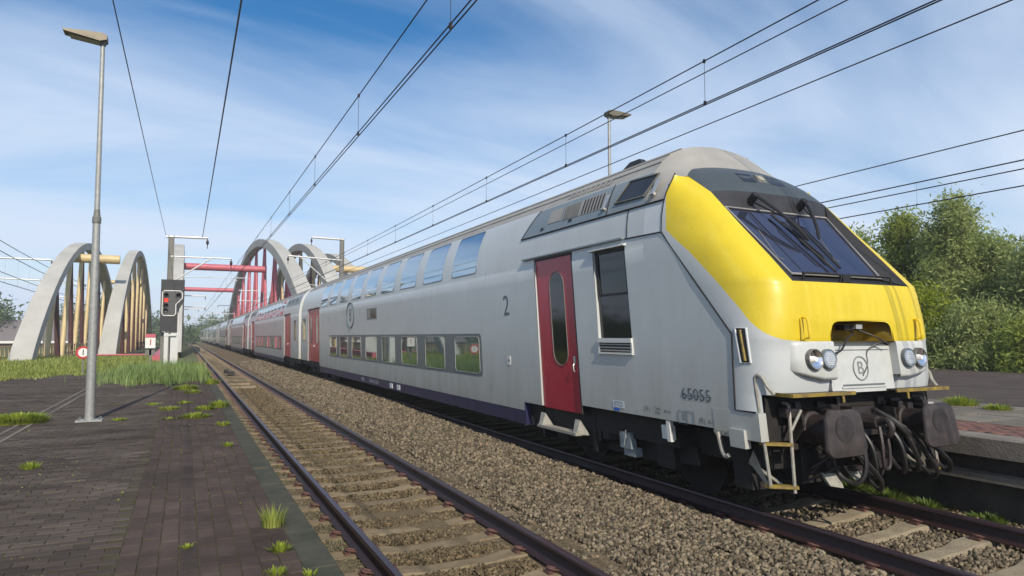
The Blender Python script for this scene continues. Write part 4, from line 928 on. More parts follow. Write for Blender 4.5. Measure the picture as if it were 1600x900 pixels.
# ---- under the cab
mb = MB()
mb.box(-1.28, 1.28, 4.92, 5.10, .86, 1.32); mb.box(-1.1, 1.1, 5.1, 9.9, .55, .84); mb.box(-1.0, 1.0, 9.9, E1, .40, .62); mb.box(-1.15, 1.15, 5.35, 5.6, .3, .86)
mb.box(-1.28, 1.28, 8.0, 10.0, .45, .72)
for a in (.45, .95): mb.prism([(4.92, 1.15), (4.92, .8), (4.74, 1.02), (4.74, 1.14)], 0, a, a+.03); mb.prism([(4.92, 1.15), (4.92, .8), (4.74, 1.02), (4.74, 1.14)], 0, -a-.03, -a)
B(mb, 'headstock', 'soot', lead)
for sd in (1, -1):
    mb = MB(); mb.tube([(sd*.75, 4.93, .99), (sd*.75, 4.80, .99), (sd*.75, 4.79, .99), (sd*.75, 4.47, .99)], [.165, .165, .135, .135], 20); bf = B(mb, 'buffer', 'rustdark', lead)
    P = [(sd*.75+(a-sd*.75)*(1-.10*(b_-.98)/.23), b_) for a, b_ in roundrect(sd*.75-.27, sd*.75+.27, .75, 1.20, .10, 6)]; n = len(P); mb = MB(); cx, cz = sd*.75, .98
    L = [[(cx+(a-cx)*k, s, cz+(b_-cz)*k) for a, b_ in P]+[(cx+(P[0][0]-cx)*k, s, cz+(P[0][1]-cz)*k)] for s, k in ((4.475, .2), (4.475, .97), (4.46, 1.), (4.445, 1.), (4.428, .96), (4.42, .7), (4.415, .3))]
    mb.grid(L); mb.f.append(tuple(len(mb.v)-n-1+j for j in range(n))); mb.mi.append(0); B(mb, 'buffer_plate', 'buffer', bf, 40)
    mb = MB(); mb.grid([[(cx+.03+.13*q_*cos(t), 4.4125, cz+.04+.13*q_*sin(t)) for t in np.linspace(0, 2*pi, 17)] for q_ in (1, .6, .05)]); B(mb, 'grease_patch', 'rustdark', bf, 0)
    mb = MB(); mb.box(sd*.35, sd*1.22, 4.60, 4.94, 1.335, 1.352); ldg = B(mb, 'step_ledge', 'rustdark', lead)
    mb = MB(); mb.box(sd*.33, sd*1.24, 4.585, 4.602, 1.322, 1.358); mb.box(sd*1.22, sd*1.245, 4.60, 4.94, 1.322, 1.358); mb.box(sd*.5, sd*.53, 4.59, 4.6, 1.25, 1.33); B(mb, 'yellow_edging', 'yedge', ldg)
    # ladder with its tall loop
    mb = MB()
    mb.tube(smooth_path([T(sd*1.30, 4.76, 1.34), T(sd*1.32, 4.82, 1.42), T(sd*1.34, 4.85, 1.50), T(sd*1.35, 4.90, 1.53), T(sd*1.35, 4.94, 1.48), T(sd*1.34, 4.945, 1.3), T(sd*1.33, 4.94, .9), T(sd*1.32, 4.93, .44)], 4), .018, 7)
    mb.tube(smooth_path([T(sd*1.05, 4.90, 1.24), T(sd*1.06, 4.82, 1.22), T(sd*1.10, 4.79, 1.05), T(sd*1.12, 4.79, .8), T(sd*1.14, 4.80, .38)], 4), .017, 7)
    mb.tube([T(sd*.98, 4.74, 1.18), T(sd*1.10, 4.785, .98)], .016, 6)
    ld = mb.build('ladder', 'palem', lead)
    for z, a in ((.86, .0), (.45, .0)): mb = MB(); mb.add([(sd*1.34, 5.0, z), (sd*1.34, 4.93, z), (sd*1.12, 4.76, z), (sd*1.08, 4.83, z), (sd*1.34, 5.0, z-.03), (sd*1.34, 4.93, z-.03), (sd*1.12, 4.76, z-.03), (sd*1.08, 4.83, z-.03)], [(0, 1, 2, 3), (4, 5, 6, 7), (0, 1, 5, 4), (1, 2, 6, 5), (2, 3, 7, 6), (3, 0, 4, 7)]); B(mb, 'rung', 'yedge', ld)
    mb = MB(); mb.tube([(sd*1.2, 5.3, .6), (sd*1.1, 5.0, .42)], .02, 6); mb.add([(sd*1.28, 5.15, .75), (sd*1.28, 4.98, .42), (sd*1.26, 5.02, .40), (sd*1.26, 5.25, .62)], [(0, 1, 2, 3)]); B(mb, 'ladder_brace', 'palem', ld)
mb = MB(); mb.obox((0, 4.86, 1.02), .36, .16, .30); mb.tube([(0, 4.9, 1.02), (0, 4.62, 1.02)], [.10, .07], 10); mb.tube(smooth_path([(0, 4.62, 1.02), (0, 4.52, 1.05), (0, 4.48, .98), (0, 4.53, .90), (0, 4.62, .93)], 4), .035, 8); B(mb, 'draw_hook', 'rustdark', lead)
mb = MB(); mb.tube(smooth_path([(-.03, 4.6, .98), (-.05, 4.58, .8), (-.04, 4.6, .58), (.04, 4.6, .58), (.05, 4.58, .8), (.03, 4.6, .98)], 4), .022, 6); B(mb, 'screw_coupling', 'rustdark', lead)
hs_ = [((.30, .95), (.34, .45), .025, 'h'), ((.22, .98), (.16, .48), .02, 'h'), ((-.22, .98), (-.30, .50), .025, 'h'), ((-.32, 1.05), (-.52, .50), .028, 'h'), ((-.42, 1.0), (-.80, .40), .022, 'h'), ((.45, .8), (.12, .35), .022, 'h'), ((-.15, 1.12), (-.55, .62), .022, 'h'), ((-.5, .95), (-1.05, .45), .024, 'h')]
for (a0, z0), (a1, z1), r, _ in hs_:
    mb = MB(); sg = 1 if a1 > a0 else -1
    mb.tube(smooth_path([(a0, 4.90, z0), (a0, 4.72, z0), (a0*.6+a1*.4, 4.60, (z0+z1)/2+.08), (a1, 4.60, z1+.10), (a1+.06*sg, 4.68, z1-.02), (a1+.12*sg, 4.82, z1+.05), (a1+.10*sg, 4.93, z1+.3)], 5), r, 7); mb.tube([(a0, 4.91, z0), (a0, 4.78, z0)], r*1.7, 8)
    B(mb, 'brake_hose', 'hose', lead)
random.seed(5); mb = MB()
for k in range(46):
    a = random.uniform(-1.1, 1.1); z = random.uniform(.45, 1.25); s_ = random.uniform(4.78, 4.98); mb.obox((a, s_, z), random.uniform(.03, .16), random.uniform(.05, .15), random.uniform(.03, .12))
for k in range(12):
    a = random.uniform(-1.0, 1.0); z = random.uniform(.4, 1.2); mb.tube([(a, 4.95, z), (a+random.uniform(-.3, .3), 4.8, z+random.uniform(-.2, .2)), (a+random.uniform(-.4, .4), 4.95, z+random.uniform(-.3, .1))], .012, 5)
tag(B(mb, 'brake_pipework', 'rustdark', lead), kind='stuff')
for sd in (1, -1): mb = MB(); mb.prism([(5.3, .26), (5.33, .26), (5.4, .45), (5.4, .55), (5.2, .40)], 0, sd*.66, sd*.84); mb.box(sd*.7, sd*.78, 5.0, 5.3, .4, .86); B(mb, 'rail_guard', 'soot', lead)
for a, b_, zq in ((.42, .66, .50), (.10, .30, .54)): mb = MB(); mb.add([(a, 4.84, zq), (b_, 4.86, zq+.02), (b_-.03, 4.80, zq-.10), (a+.05, 4.78, zq-.13), (a, 4.87, zq), (b_, 4.89, zq+.02), (b_-.03, 4.83, zq-.10), (a+.05, 4.81, zq-.13)], [(0, 1, 2, 3), (4, 5, 6, 7), (0, 1, 5, 4), (1, 2, 6, 5), (2, 3, 7, 6), (3, 0, 4, 7)]); B(mb, 'guard_plate', 'palem', lead)
mb = MB(); mb.box(1.36, 1.44, 5.09, 5.30, .78, .965); B(mb, 'jacking_cover', 'body', lead)
mb = MB(); mb.box(1.36, 1.41, 5.38, 5.56, .885, .925); mb.tube(smooth_path([T(1.41, 5.47, .90), T(1.41, 5.46, .80), T(1.41, 5.44, .70), T(1.42, 5.38, .66), T(1.42, 5.33, .69)], 4), .022, 7, ) if False else mb.tube(smooth_path([(1.41, 5.50, .90), (1.41, 5.48, .80), (1.41, 5.46, .71), (1.42, 5.41, .66), (1.42, 5.36, .68)], 4), .024, 7); B(mb, 'lifting_hook', 'palem', lead)
mb = MB(); mb.box(1.25, 1.34, 7.22, 7.46, .46, .66); mb.box(1.18, 1.30, 7.20, 7.44, .36, .47); mb.tube([(1.345, 7.34, .62), (1.37, 7.34, .62)], .05, 10); mb.tube([(1.36, 7.28, .70), (1.37, 7.33, .50)], .008, 5); B(mb, 'valve_box', 'dkgrey', lead)
mb = MB(); mb.box(1.32, 1.38, 6.32, 6.50, .70, .86); mb.box(1.34, 1.40, 6.32, 6.38, .68, .92); B(mb, 'junction_bracket', 'cream', lead)
mb = MB(); mb.box(1.0, 1.3, 8.1, 8.18, .3, .8); mb.box(1.0, 1.3, 9.62, 9.7, .3, .8); mb.tube([(1.1, 8.1, .5), (1.1, 9.7, .5)], .12, 10); B(mb, 'equipment_case', 'soot', lead)
bogie(lead, 7.9); bogie(lead, E1-3.9)
mb = MB(); mb.obox(T(.30, 7.9, 4.62), .18, .5, .10, taper=.5); mb.obox(T(-.2, 9.0, 4.60), .12, .6, .06, taper=.7); mb.build('roof_aerial', 'black', lead)
mb = MB()
for k in range(9): skin(mb, 7.6+.14*k, 7.68+.14*k, 4.14, 4.27, out=.01)
B(mb, 'roof_grille', 'roof', lead)

# ---- following coaches
L = 29.7; GAP = .85
c1 = empty('passenger_coach', (XC, E1+GAP, 0), 'second double-deck coach, right behind the cab coach, with two double red doors', 'train', 'coaches of the passing double-deck train')
coach_mid(c1, E1+GAP, L, None)
cm_ = childmap()
NAMES = ['third', 'fourth', 'fifth', 'sixth', 'seventh', 'eighth', 'ninth', 'tenth']
for i, nm in enumerate(NAMES):
    c = copy_tree(c1, cm_); c.location = (XC, E1+GAP+(L+GAP)*(i+1), 0)
    c['label'] = nm+' double-deck coach of the train counting from the yellow cab' if i < len(NAMES)-1 else 'rearmost grey double-deck coach of the train, farthest away'
# ================================================================ AROUND THE LINE
def street_lamp(x, y, z0, h, out_dx, label, lean=0., rz=0.):
    t = empty('platform_lamp', (x, y, z0), label, 'lamp post', 'platform lamp posts')
    top = Vector((x+lean*h, y, z0+h)); mid = Vector((x+lean*h*.5, y, z0+h*.52)); b = Vector((x, y, z0+.02))
    mb = MB(); mb.tube([b, b.lerp(mid, .99)], [.088, .066], 8); mb.build('lower_pole', 'galv', t, 50)
    mb = MB(); mb.tube([mid-Vector((0, 0, .06)), mid+Vector((0, 0, .06))], .078, 12); mb.tube([mid, mid+Vector((0, 0, .22))], [.072, .048], 12); mb.build('pole_joint', 'mast', t)
    mb = MB(); mb.tube([mid, top], [.050, .040], 12); mb.build('upper_pole', 'galv', t, 50)
    mb = MB(); mb.obox((x, y, z0+.015), .44, .34, .03); p = mb.build('base_plate', 'galv', t)
    for a in (-1, 1):
        for c in (-1, 1): mb = MB(); mb.tube([(x+a*.17, y+c*.12, z0+.02), (x+a*.17, y+c*.12, z0+.07)], .022, 6); mb.build('anchor_bolt', 'mast', p)
    d = out_dx; mb = MB()
    P = [(-.08, .06), (-.08, -.04), (.04, -.085), (.66, .015), (.68, .05), (.30, .075), (.02, .085)]
    vs = []
    for sy, k in ((-.14, 1), (.14, 1)): vs += [(top.x-d*u*-1 if False else top.x+d*u, top.y+sy, top.z+v+.05) for u, v in P]
    n = len(P); mb.add(vs, [tuple(range(n))[::-1], tuple(range(n, 2*n))]+[(i, (i+1) % n, n+(i+1) % n, n+i) for i in range(n)])
    hd = mb.build('lamp_head', 'lampd', t, 20)
    mb = MB(); mb.add([(top.x+d*.02, top.y-.12, top.z-.052), (top.x+d*.56, top.y-.12, top.z+.008), (top.x+d*.56, top.y+.12, top.z+.008), (top.x+d*.02, top.y+.12, top.z-.052)], [(0, 1, 2, 3)]); mb.build('diffuser', 'lampg', hd)
    mb = MB(); mb.tube([top-Vector((0, 0, .08)), top+Vector((0, 0, .04))], .06, 10); mb.build('neck', 'mast', t)
    return t
street_lamp(-1.60, 15.42, ZL, 7.55, -1, 'tall galvanised lamp post bolted to the brick platform, its flat head pointing left', lean=-.008)
street_lamp(10.55, 15.45, ZR, 7.35, 1, 'lamp post beyond the train roof on the island platform, its head pointing right')

def arch_bridge(name_label, arches, mh, beams, rail=True, wdt=1.4, dep=1.2, mh2='maroon', nh=9, deck=None, pw_=.9):
    t = empty('arch_bridge', (sum(a[0] for a in arches)/len(arches), arches[0][1], 0), name_label, 'bridge', 'concrete arch bridges over the water beyond the platforms')
    for X, Y0, L, H in arches:
        mb = MB(); rows = []
        def cl(u): return Vector((X, Y0+L*u, H*(4*u*(1-u))**pw_))
        n = 36
        for i in range(n+1):
            u = .5-.5*cos(pi*i/n); u = min(max(u, .0005), .9995); p = cl(u); q = (cl(min(u+.01, .9999))-cl(max(u-.01, .0001))).normalized(); nn = Vector((0, -q.z, q.y)); 
            tw = wdt*(1+.35*(1-4*u*(1-u))); td = dep*(1+.5*(1-4*u*(1-u)))
            rows.append([p+Vector((sx*tw/2, 0, 0))+nn*(sz*td/2) for sx, sz in ((-1, -1), (-.96, -1.04), (.96, -1.04), (1, -1), (1, 1), (.96, 1.04), (-.96, 1.04), (-1, 1), (-1, -1))])
        mb.grid(rows); mb.build('arch', 'conc', t, 30)
        for k in range(nh):
            u = .12+.76*(k+.5)/nh
            for sgn, m_ in ((-1, mh), (1, mh2)):
                p = cl(u); b = Vector((X, p.y+sgn*L/nh*.28, .2)); mb = MB(); mb.tube([b, p-Vector((0, 0, dep*.3))], [.20, .17], 10); mb.build('hanger', m_, t, 60)
    for (xa, xb, y, z, r) in beams:
        mb = MB(); mb.tube([(xa, y, z), (xb, y, z)], r, 14); mb.build('cross_beam', mh, t, 60)
    return t
arch_bridge('left-hand arch bridge with pale concrete arches and beige hangers', [(-9.1, 51, 64, 11.1), (-5.5, 62.5, 70, 12.2)], 'beige', [(-9.1, -5.5, 70.5, 8.9, .40), (-9.1, -5.5, 104, 9.2, .3)], nh=7, wdt=.92, dep=.62)
arch_bridge('middle arch bridge spanning the tracks, with faded red hangers and cross beams', [(-.95, 62, 110, 15.0), (9.2, 50, 122, 15.4)], 'pink', [(-.9, 9.2, 91, 10.5, .42), (-.9, 9.2, 146, 11.2, .42)], mh2='pink', nh=8, wdt=1.15, dep=.95)
arch_bridge('arch bridge just right of the red one, beige hangers, seen over the train roof', [(13.2, 58, 72, 13.6)], 'beige', [(13.2, 17, 78, 6.8, .3)], nh=6, mh2='maroon', dep=.85, wdt=1.2)
arch_bridge('rightmost arch bridge with a low curved arch, above the train roof by the mast', [(17.6, 66, 62, 13.0)], 'beige', [(13.8, 19.5, 76, 9.5, .38)], nh=6, mh2='maroon', dep=.8, wdt=1.2)
# bridge decks with their parapets
mb = MB(); mb.box(-10.2, -4.4, 50, 140, -.6, -.2); tag(mb.build('bridge_deck', 'wall', smooth=0), kind='structure')

def mast(x, y, z0, top, arms, label, stays=()):
    t = empty('catenary_mast', (x, y, z0), label, 'catenary mast', 'overhead line masts')
    mb = MB(); mb.box(x-.13, x+.13, y-.02, y+.02, z0, top); mb.box(x-.15, x-.12, y-.12, y+.12, z0, top); mb.box(x+.12, x+.15, y-.12, y+.12, z0, top); mb.build('post', 'mast', t, 0)
    for x1, z1, x2, z2, r in arms: mb = MB(); mb.tube([(x1, y, z1), (x2, y, z2)], r, 8); mb.build('arm', 'pale', t, 50)
    for (x1, z1, x2, z2, r) in stays: mb = MB(); mb.tube([(x1, y, z1), (x2, y, z2)], r, 6); mb.build('stay_tube', 'pale', t, 50)
    for x1, z1, x2, z2, r in arms:
        e = (x2 if abs(x2-x) > abs(x1-x) else x1); mb = MB(); mb.tube([(e, y, z2), (e, y, z2-.12), (e, y, z2-.16), (e, y, z2-.34), (e, y, z2-.38), (e, y, z2-.6)], [.02, .02, .07, .07, .02, .02], 8); mb.build('insulator', 'rail', t, 50)
    return t
mast(-.80, 41, -.1, 7.45, [(-1.05, 7.38, 1.0, 7.42, .07), (-.8, 6.3, 2.25, 6.32, .04)], 'nearest left mast, standing behind the signal with a white arm across its top', stays=[(-.7, 4.9, 1.25, 6.3, .045), (-.2, 5.2, 3.2, 5.25, .022), (1.9, 4.85, 2.6, 5.1, .02)])
mast(10.3, 50, -.1, 9.15, [(10.45, 9.1, 8.1, 9.13, .08), (10.3, 7.55, 6.5, 7.7, .06)], 'grey mast standing above the train roof with two white arms', stays=[(9.8, 5.5, 7.4, 7.6, .05), (8.8, 5.6, 7.0, 5.8, .03)])
for i, (x, y, tp, arms) in enumerate([(10.0, 100, 9.0, [(10, 8.3, 6.6, 8.3, .06), (10, 6.9, 6.6, 6.9, .05)]), (10.0, 150, 9.3, [(10, 8.3, 6.0, 8.3, .07), (10, 6.6, 6.0, 6.6, .05)]), (10.0, 205, 9.5, [(10, 8.3, 5.5, 8.3, .08), (10, 6.6, 5.5, 6.6, .06)]), (-1.2, 100, 8.4, [(-1.2, 7.4, 2.4, 7.4, .06), (-1.2, 5.9, 2.4, 5.9, .05)]), (-1.2, 150, 8.4, [(-1.2, 7.4, 2.4, 7.4, .07), (-1.2, 5.9, 2.4, 5.9, .05)]), (-1.2, 210, 8.4, [(-1.2, 7.4, 2.4, 7.4, .08), (-1.2, 5.9, 2.4, 5.9, .06)]),
                                     (-15.5, 70, 9.3, [(-15.5, 8.6, -10.6, 8.6, .08), (-15.5, 6.9, -10.0, 6.75, .06)]), (-15.5, 100, 9, [(-15.5, 8.6, -11.5, 8.6, .08), (-15.5, 6.9, -11, 6.9, .06)])]):
    L_ = ['overhead line mast at the foot of the red arch, right of the far tracks', 'second mast up the line on the right, behind the red arch', 'farthest mast on the right of the line', 'mast left of the line under the red cross beams', 'second mast on the left beyond the red cross beams', 'farthest mast on the left of the line', 'mast with white arms at the left edge of the photo', 'mast farther up the left-hand line beyond the left bridge'][i]
    mast(x, y, -.3, tp, arms, L_)

def sagline(x0, z0, y0, y1, span, sag, off=0.):
    P = []; y = y0
    while y <= y1: u = ((y-off) % span)/span; P.append((x0, y, z0-sag*4*u*(1-u))); y += 2.5 if y < 40 else 10
    return P
def catenary(x, zc, zm, y0, y1, label, drops, r=.0085, twin=.0, extra=None, zm_s=.35, off=50, span=50):
    t = empty('overhead_line', (x, y0, zc), label, 'overhead line', 'overhead contact lines')
    for dx_ in ((-.025, .025) if twin else (0,)):
        mb = MB(); mb.tube([(x+dx_, y, zc) for y in (y0, 10, 30, y1)], r, 6); mb.build('contact_wire', 'wire', t, 60)
    def zmess(y): u = ((y-off) % span)/span; return zm-zm_s*4*u*(1-u)+zm_s*.9
    ys = list(np.arange(y0, 60, 2.))+list(np.arange(60, y1, 10.))
    mb = MB(); mb.tube([(x, y, zmess(y)) for y in ys], r*1.05, 6); mb.build('messenger_wire', 'wire', t, 60)
    if extra:
        for ex, ez in extra: mb = MB(); mb.tube([(x+ex, y, ez+(zmess(y)-zm)*.6) for y in ys], r*.95, 6); mb.build('auxiliary_wire', 'wire', t, 60)
    for y in drops:
        mb = MB(); mb.tube([(x, y, zc), (x, y, zmess(y))], .0035, 5); mb.obox((x, y, zc+.015), .03, .03, .06); mb.obox((x, y, zmess(y)), .03, .03, .05); mb.build('dropper', 'wire', t)
    return t
dropsA = [6.35, 10.48, 14.45, 18.3, 22.5, 27, 32, 37, 43, 48, 54, 60, 68, 76, 84, 92, 100]
catenary(2.38, 5.12, 5.73, -6, 420, 'overhead contact line above the empty track', dropsA, twin=1, zm_s=.10)
dropsB = [3.5, 7.25, 11.16, 15.02, 19, 23, 27, 31.5, 36, 41, 46, 52, 58, 65, 72, 80, 90, 100]
catenary(6.6, 5.24, 5.84, -6, 420, 'overhead contact line above the train', dropsB, twin=1, extra=[(.28, 5.84), (.85, 5.30)], zm_s=.08)
catenary(24, 6.74, 7.56, 0, 300, 'overhead line beyond the island platform, crossing the sky over the trees', [15.4, 22, 29, 36], r=.022, extra=[(0, 7.28), (0, 8.52)], zm_s=.05)
catenary(-11.5, 5.7, 7.6, 20, 300, 'overhead line at the far left running through the left bridge', [58, 62, 66, 72, 80, 90], r=.025, extra=[(.4, 8.1), (-.5, 6.5)], zm_s=.4)
for x, z, lb in ((-1.25, 7.32, 'single wire in the sky above the lamp post running to the signal mast'), (.62, 7.32, 'thick single wire running to the end of the white mast arm')):
    P = [(x+(0.2*y/40 if x < 0 else .1*y/40), y, z-.08*sin(pi*y/41)) for y in np.arange(-6, 42, 2.)]
    mb = MB(); mb.tube(P, .010 if x < 0 else .016, 6); o = mb.build('feeder_wire', 'wire', None, 60); tag(o, lb, 'overhead wire', 'single feeder wires')

# signal
sg = empty('signal', (-.6, 38, -.1), 'black railway signal board showing one red light, outlined in white', 'railway signal')
SX0, SX1, SZ0, SZ1 = -1.13, -.06, 2.17, 4.80; SY = 38
mb = MB(); mb.prism([(SX0, SZ0), (SX0+.78, SZ0), (SX0+.78, SZ0+1.0), (SX1, SZ0+1.55), (SX1, SZ1), (SX0, SZ1)], 1, SY, SY+.08); mb.build('board', 'sig', sg, 0)
F = [(SX0+.16, SZ0+.80), (SX0+.62, SZ0+.80), (SX0+.70, SZ0+.90), (SX0+.70, SZ0+1.38), (SX0+.98, SZ0+1.68), (SX0+.98, SZ0+1.95), (SX0+.88, SZ0+2.06), (SX0+.16, SZ0+2.06), (SX0+.08, SZ0+1.98), (SX0+.08, SZ0+.90)]
mb = MB(); mb.prism(F, 1, SY-.03, SY); fc = mb.build('face', 'sigr', sg, 0)
mb = MB(); mb.tube([(a, SY-.035, b) for a, b in F], .026, 6, closed=True); mb.build('white_outline', 'signw', fc)
for a, b, m_ in ((.25, 1.84, 'black'), (.25, 1.58, 'redlamp'), (.25, 1.32, 'black'), (.25, 1.06, 'mast'), (.80, 1.84, 'black')):
    mb = MB(); mb.tube([(SX0+a, SY-.07, SZ0+b), (SX0+a, SY-.02, SZ0+b)], .095, 14); l = mb.build('signal_lamp', m_, fc)
    mb = MB(); c = (SX0+a, SY, SZ0+b); r = [[(c[0]+.105*cos(t), SY-y, c[2]+.105*sin(t)) for t in np.linspace(.15*pi*0, pi, 9)] for y in (.03, .26)]; mb.grid(r); mb.build('hood', 'black', l)
mb = MB(); mb.box(SX0+.5, SX0+.85, SY+.1, SY+.4, -.2, 4.2); mb.build('post', 'pale', sg, 0)
mb = MB(); mb.box(SX0+.22, SX0+.40, SY+.02, SY+.2, -.2, 2.1); mb.box(SX0+.2, SX0+.75, SY-.0, SY+.1, 1.95, 2.05); mb.build('bracket', 'pale', sg, 0)
mb = MB(); mb.box(SX0+.05, SX0+.20, SY+.3, SY+.5, -.2, 2.15); mb.build('cable_duct', 'mast', sg, 0)
# small repeater sign left of it
t = empty('track_sign', (-1.5, 38, 0), 'small square sign with a white plate on a short post left of the signal', 'sign')
mb = MB(); mb.box(-1.55, -1.45, 38, 38.1, 0, 1.3); mb.box(-1.72, -1.3, 38, 38.15, 1.0, 1.4); mb.build('post', 'mast', t, 0)
mb = MB(); mb.box(-1.73, -1.28, 37.9, 38.0, 1.35, 2.05); pl = mb.build('plate', 'signw', t, 0)
mb = MB(); mb.box(-1.73, -1.28, 37.88, 37.899, 1.88, 2.05); mb.build('red_band', 'pink', pl, 0)
text_mesh('plate_text', '1', .42, lambda u, v: (-1.50+u, 37.89, 1.63+v), 'signr', pl)
t = empty('speed_sign', (-3.9, 34, .2), 'round red-rimmed sign with an arrow-like 1, half hidden by the lamp post', 'sign')
cx, cz = -3.87, 1.24
mb = MB(); mb.box(cx-.03, cx+.03, 34.03, 34.08, .1, cz+.2); mb.build('post', 'mast', t, 0)
mb = MB(); mb.tube([(cx, 34.0, cz), (cx, 34.03, cz)], .27, 20); dsc = mb.build('disc', 'signr', t)
mb = MB(); mb.tube([(cx, 33.99, cz), (cx, 33.999, cz)], .19, 20); mb.build('disc_centre', 'signw', dsc)
text_mesh('disc_text', '1', .36, lambda u, v: (cx+u, 33.98, cz+v), 'black', dsc)

def railing(pts, z0, h, step, m, label, rails=(1., .5), r=.03, infill=0):
    t = empty('railing', (pts[0][0], pts[0][1], z0), label, 'railing')
    for a, b in zip(pts[:-1], pts[1:]):
        A, Bq = Vector((*a, 0)), Vector((*b, 0)); L = (Bq-A).length; n = max(1, int(L/step))
        for k in range(n+1): p = A.lerp(Bq, k/n); mb = MB(); mb.box(p.x-.04, p.x+.04, p.y-.04, p.y+.04, z0, z0+h); mb.build('post', m, t, 0)
        for q in rails: mb = MB(); mb.tube([(A.x, A.y, z0+h*q), (Bq.x, Bq.y, z0+h*q)], r, 6); mb.build('rail', m, t)
        if infill:
            mb = MB(); n = int(L/infill)
            for k in range(n): p = A.lerp(Bq, (k+.5)/n); mb.box(p.x-.035, p.x+.035, p.y-.03, p.y+.03, z0, z0+h)
            tag(mb.build('bars', m, t, 0), kind='stuff')
    return t
railing([(-14, 50), (-11.2, 52)], .0, 1.3, .7, 'beige', 'pale yellow railing left of the left bridge arch', rails=(1., .85))
railing([(-10.6, 52), (-7.4, 90)], -.1, 1.35, 4, 'beige', 'pale yellow bridge railing behind the first arch foot', infill=.75)
railing([(-6.7, 66), (-4.4, 128)], -.1, 1.3, 4, 'maroon', 'dark red bridge railing under the second arch', infill=1.)
railing([(-5.0, 46), (-1.6, 46)], .0, .85, 3.4, 'pink', 'low faded red rail running across in front of the bridge', rails=(1.,), r=.05)
mb = MB(); mb.prism([(46, .1), (46, .8), (75, 1.2), (75, .1)], 0, -1.7, -1.3); tag(mb.build('parapet', 'pink', smooth=0, loc=(-1.5, 46, .1)), 'faded red sloping steel parapet beside the signal foot', 'parapet')

# houses far left
def house(x, y, w_, d, h, rh, label, m='house', white=True):
    t = empty('house', (x, y, -.9), label, 'house')
    mb = MB(); mb.box(x-w_/2, x+w_/2, y, y+d, -.9, h); mb.build('wall', m, t, 0)
    mb = MB(); mb.prism([(y-.5, h), (y+d+.5, h), (y+d/2, h+rh)], 0, x-w_/2-.4, x+w_/2+.4); mb.build('roof', 'houseroof', t, 0)
    for k in range(int(w_/4)): mb = MB(); mb.box(x-w_/2+1.5+k*4, x-w_/2+2.9+k*4, y-.06, y, h-2.2, h-.8); mb.build('window', 'glassdk', t, 0)
    if white: mb = MB(); mb.box(x-w_/2-.4, x+w_/2+.4, y-.62, y-.5, h-.25, h+.15); mb.build('gutter', 'signw', t, 0)
house(-24, 145, 18, 12, 1.0, 4.0, 'low building with a grey roof and white eaves seen between the left arches')
house(-44, 150, 12, 10, .6, 3.2, 'dark low building at the far left edge behind the railing', 'maroon', False)
# white van / trailer strip
# ---------------------------------------------------------------- plants
def leaves(name, C, R, N_, size, m, parent=None, shell=.55, seed=1, droop=.0, aspect=2.0, jitter=None, clump=None):
    """many small leaf faces filling a set of lobes (centres C, radii R), gathered in twigs so that gaps show"""
    r = np.random.default_rng(seed); C = np.array(C, float); R = np.array(R, float); vol = np.prod(R, 1)**.75; pr = vol/vol.sum()
    nt_ = max(1, N_//14); idx = r.choice(len(C), nt_, p=pr); d = r.normal(size=(nt_, 3)); d /= np.linalg.norm(d, axis=1)[:, None]
    rad = shell+(1-shell)*r.random(nt_)**.6; rad *= r.uniform(.82, 1.12, nt_); tw = C[idx]+d*R[idx]*rad[:, None]
    k = 14; tw = np.repeat(tw, k, 0); dd = np.repeat(d, k, 0); n = len(tw); sp = clump if clump else size*2.6
    P = tw+r.normal(size=(n, 3))*sp*np.array([1, 1, .8]); 
    u = r.normal(size=(n, 3)); u[:, 2] -= droop; u /= np.linalg.norm(u, axis=1)[:, None]; v = np.cross(u, r.normal(size=(n, 3))); v /= np.linalg.norm(v, axis=1)[:, None]
    s = size*r.uniform(.6, 1.3, (n, 1)); a = u*s; b = v*s/aspect
    V = np.stack([P-a, P+b*.9-a*.1, P+a, P-b*.9-a*.1], 1).reshape(-1, 3); F = np.arange(n*4).reshape(-1, 4)
    off = np.array(worldloc(parent)) if parent else 0
    return npmesh(name, V-off, F, m, parent, n=4)
def tree(kind, x, y, z0, h, w_, m, seed, label, N_=14000, size=.11, group='trees and shrubs behind the island platform', lobes=22, shape='round', trunk=.16, shell=.45, droop=0., base=.1):
    rr = random.Random(seed); t = empty(kind, (x, y, z0), label, 'tree' if 'tree' in kind else 'shrub', group)
    C = []; R = []
    mb = MB(); top = Vector((x+rr.uniform(-.3, .3), y, z0+h*.93)); pts = [Vector((x, y, z0-.1))]
    for k in range(1, 6): q = k/5; pts.append(Vector((x+rr.uniform(-.25, .25)*q*2, y+rr.uniform(-.25, .25), z0+h*.93*q)))
    mb.tube(smooth_path(pts, 4), [trunk*(1-.9*i/20) for i in range(21)], 8)
    for k in range(lobes):
        q = base+(1-base)*(k+.5)/lobes; 
        prof = (sin(pi*min(1, q*.93+.08))**.6) if shape == 'round' else ((1-q)**.55*.9+.12 if shape == 'cone' else (1-abs(q-.35)*.9))
        a = rr.uniform(0, 2*pi); rad = w_*prof*rr.uniform(.25, .85); c = Vector((x+rad*cos(a), y+rad*sin(a), z0+h*q))
        sz = w_*rr.uniform(.24, .46)*(1.05-.45*q); C.append(c); R.append((sz, sz, sz*rr.uniform(.6, .95)))
        s0 = pts[min(4, int(q*4))]; mb.tube(smooth_path([s0, s0.lerp(c, .5)+Vector((0, 0, -.1)), c], 3), [trunk*.35*(1-.13*i) for i in range(7)], 5)
    mb.build('trunk', 'bark', t, 60)
    leaves('crown', C, R, int(N_*1.15), size, m, t, shell, seed, droop, aspect=2.8, clump=size*3.2)
    return t
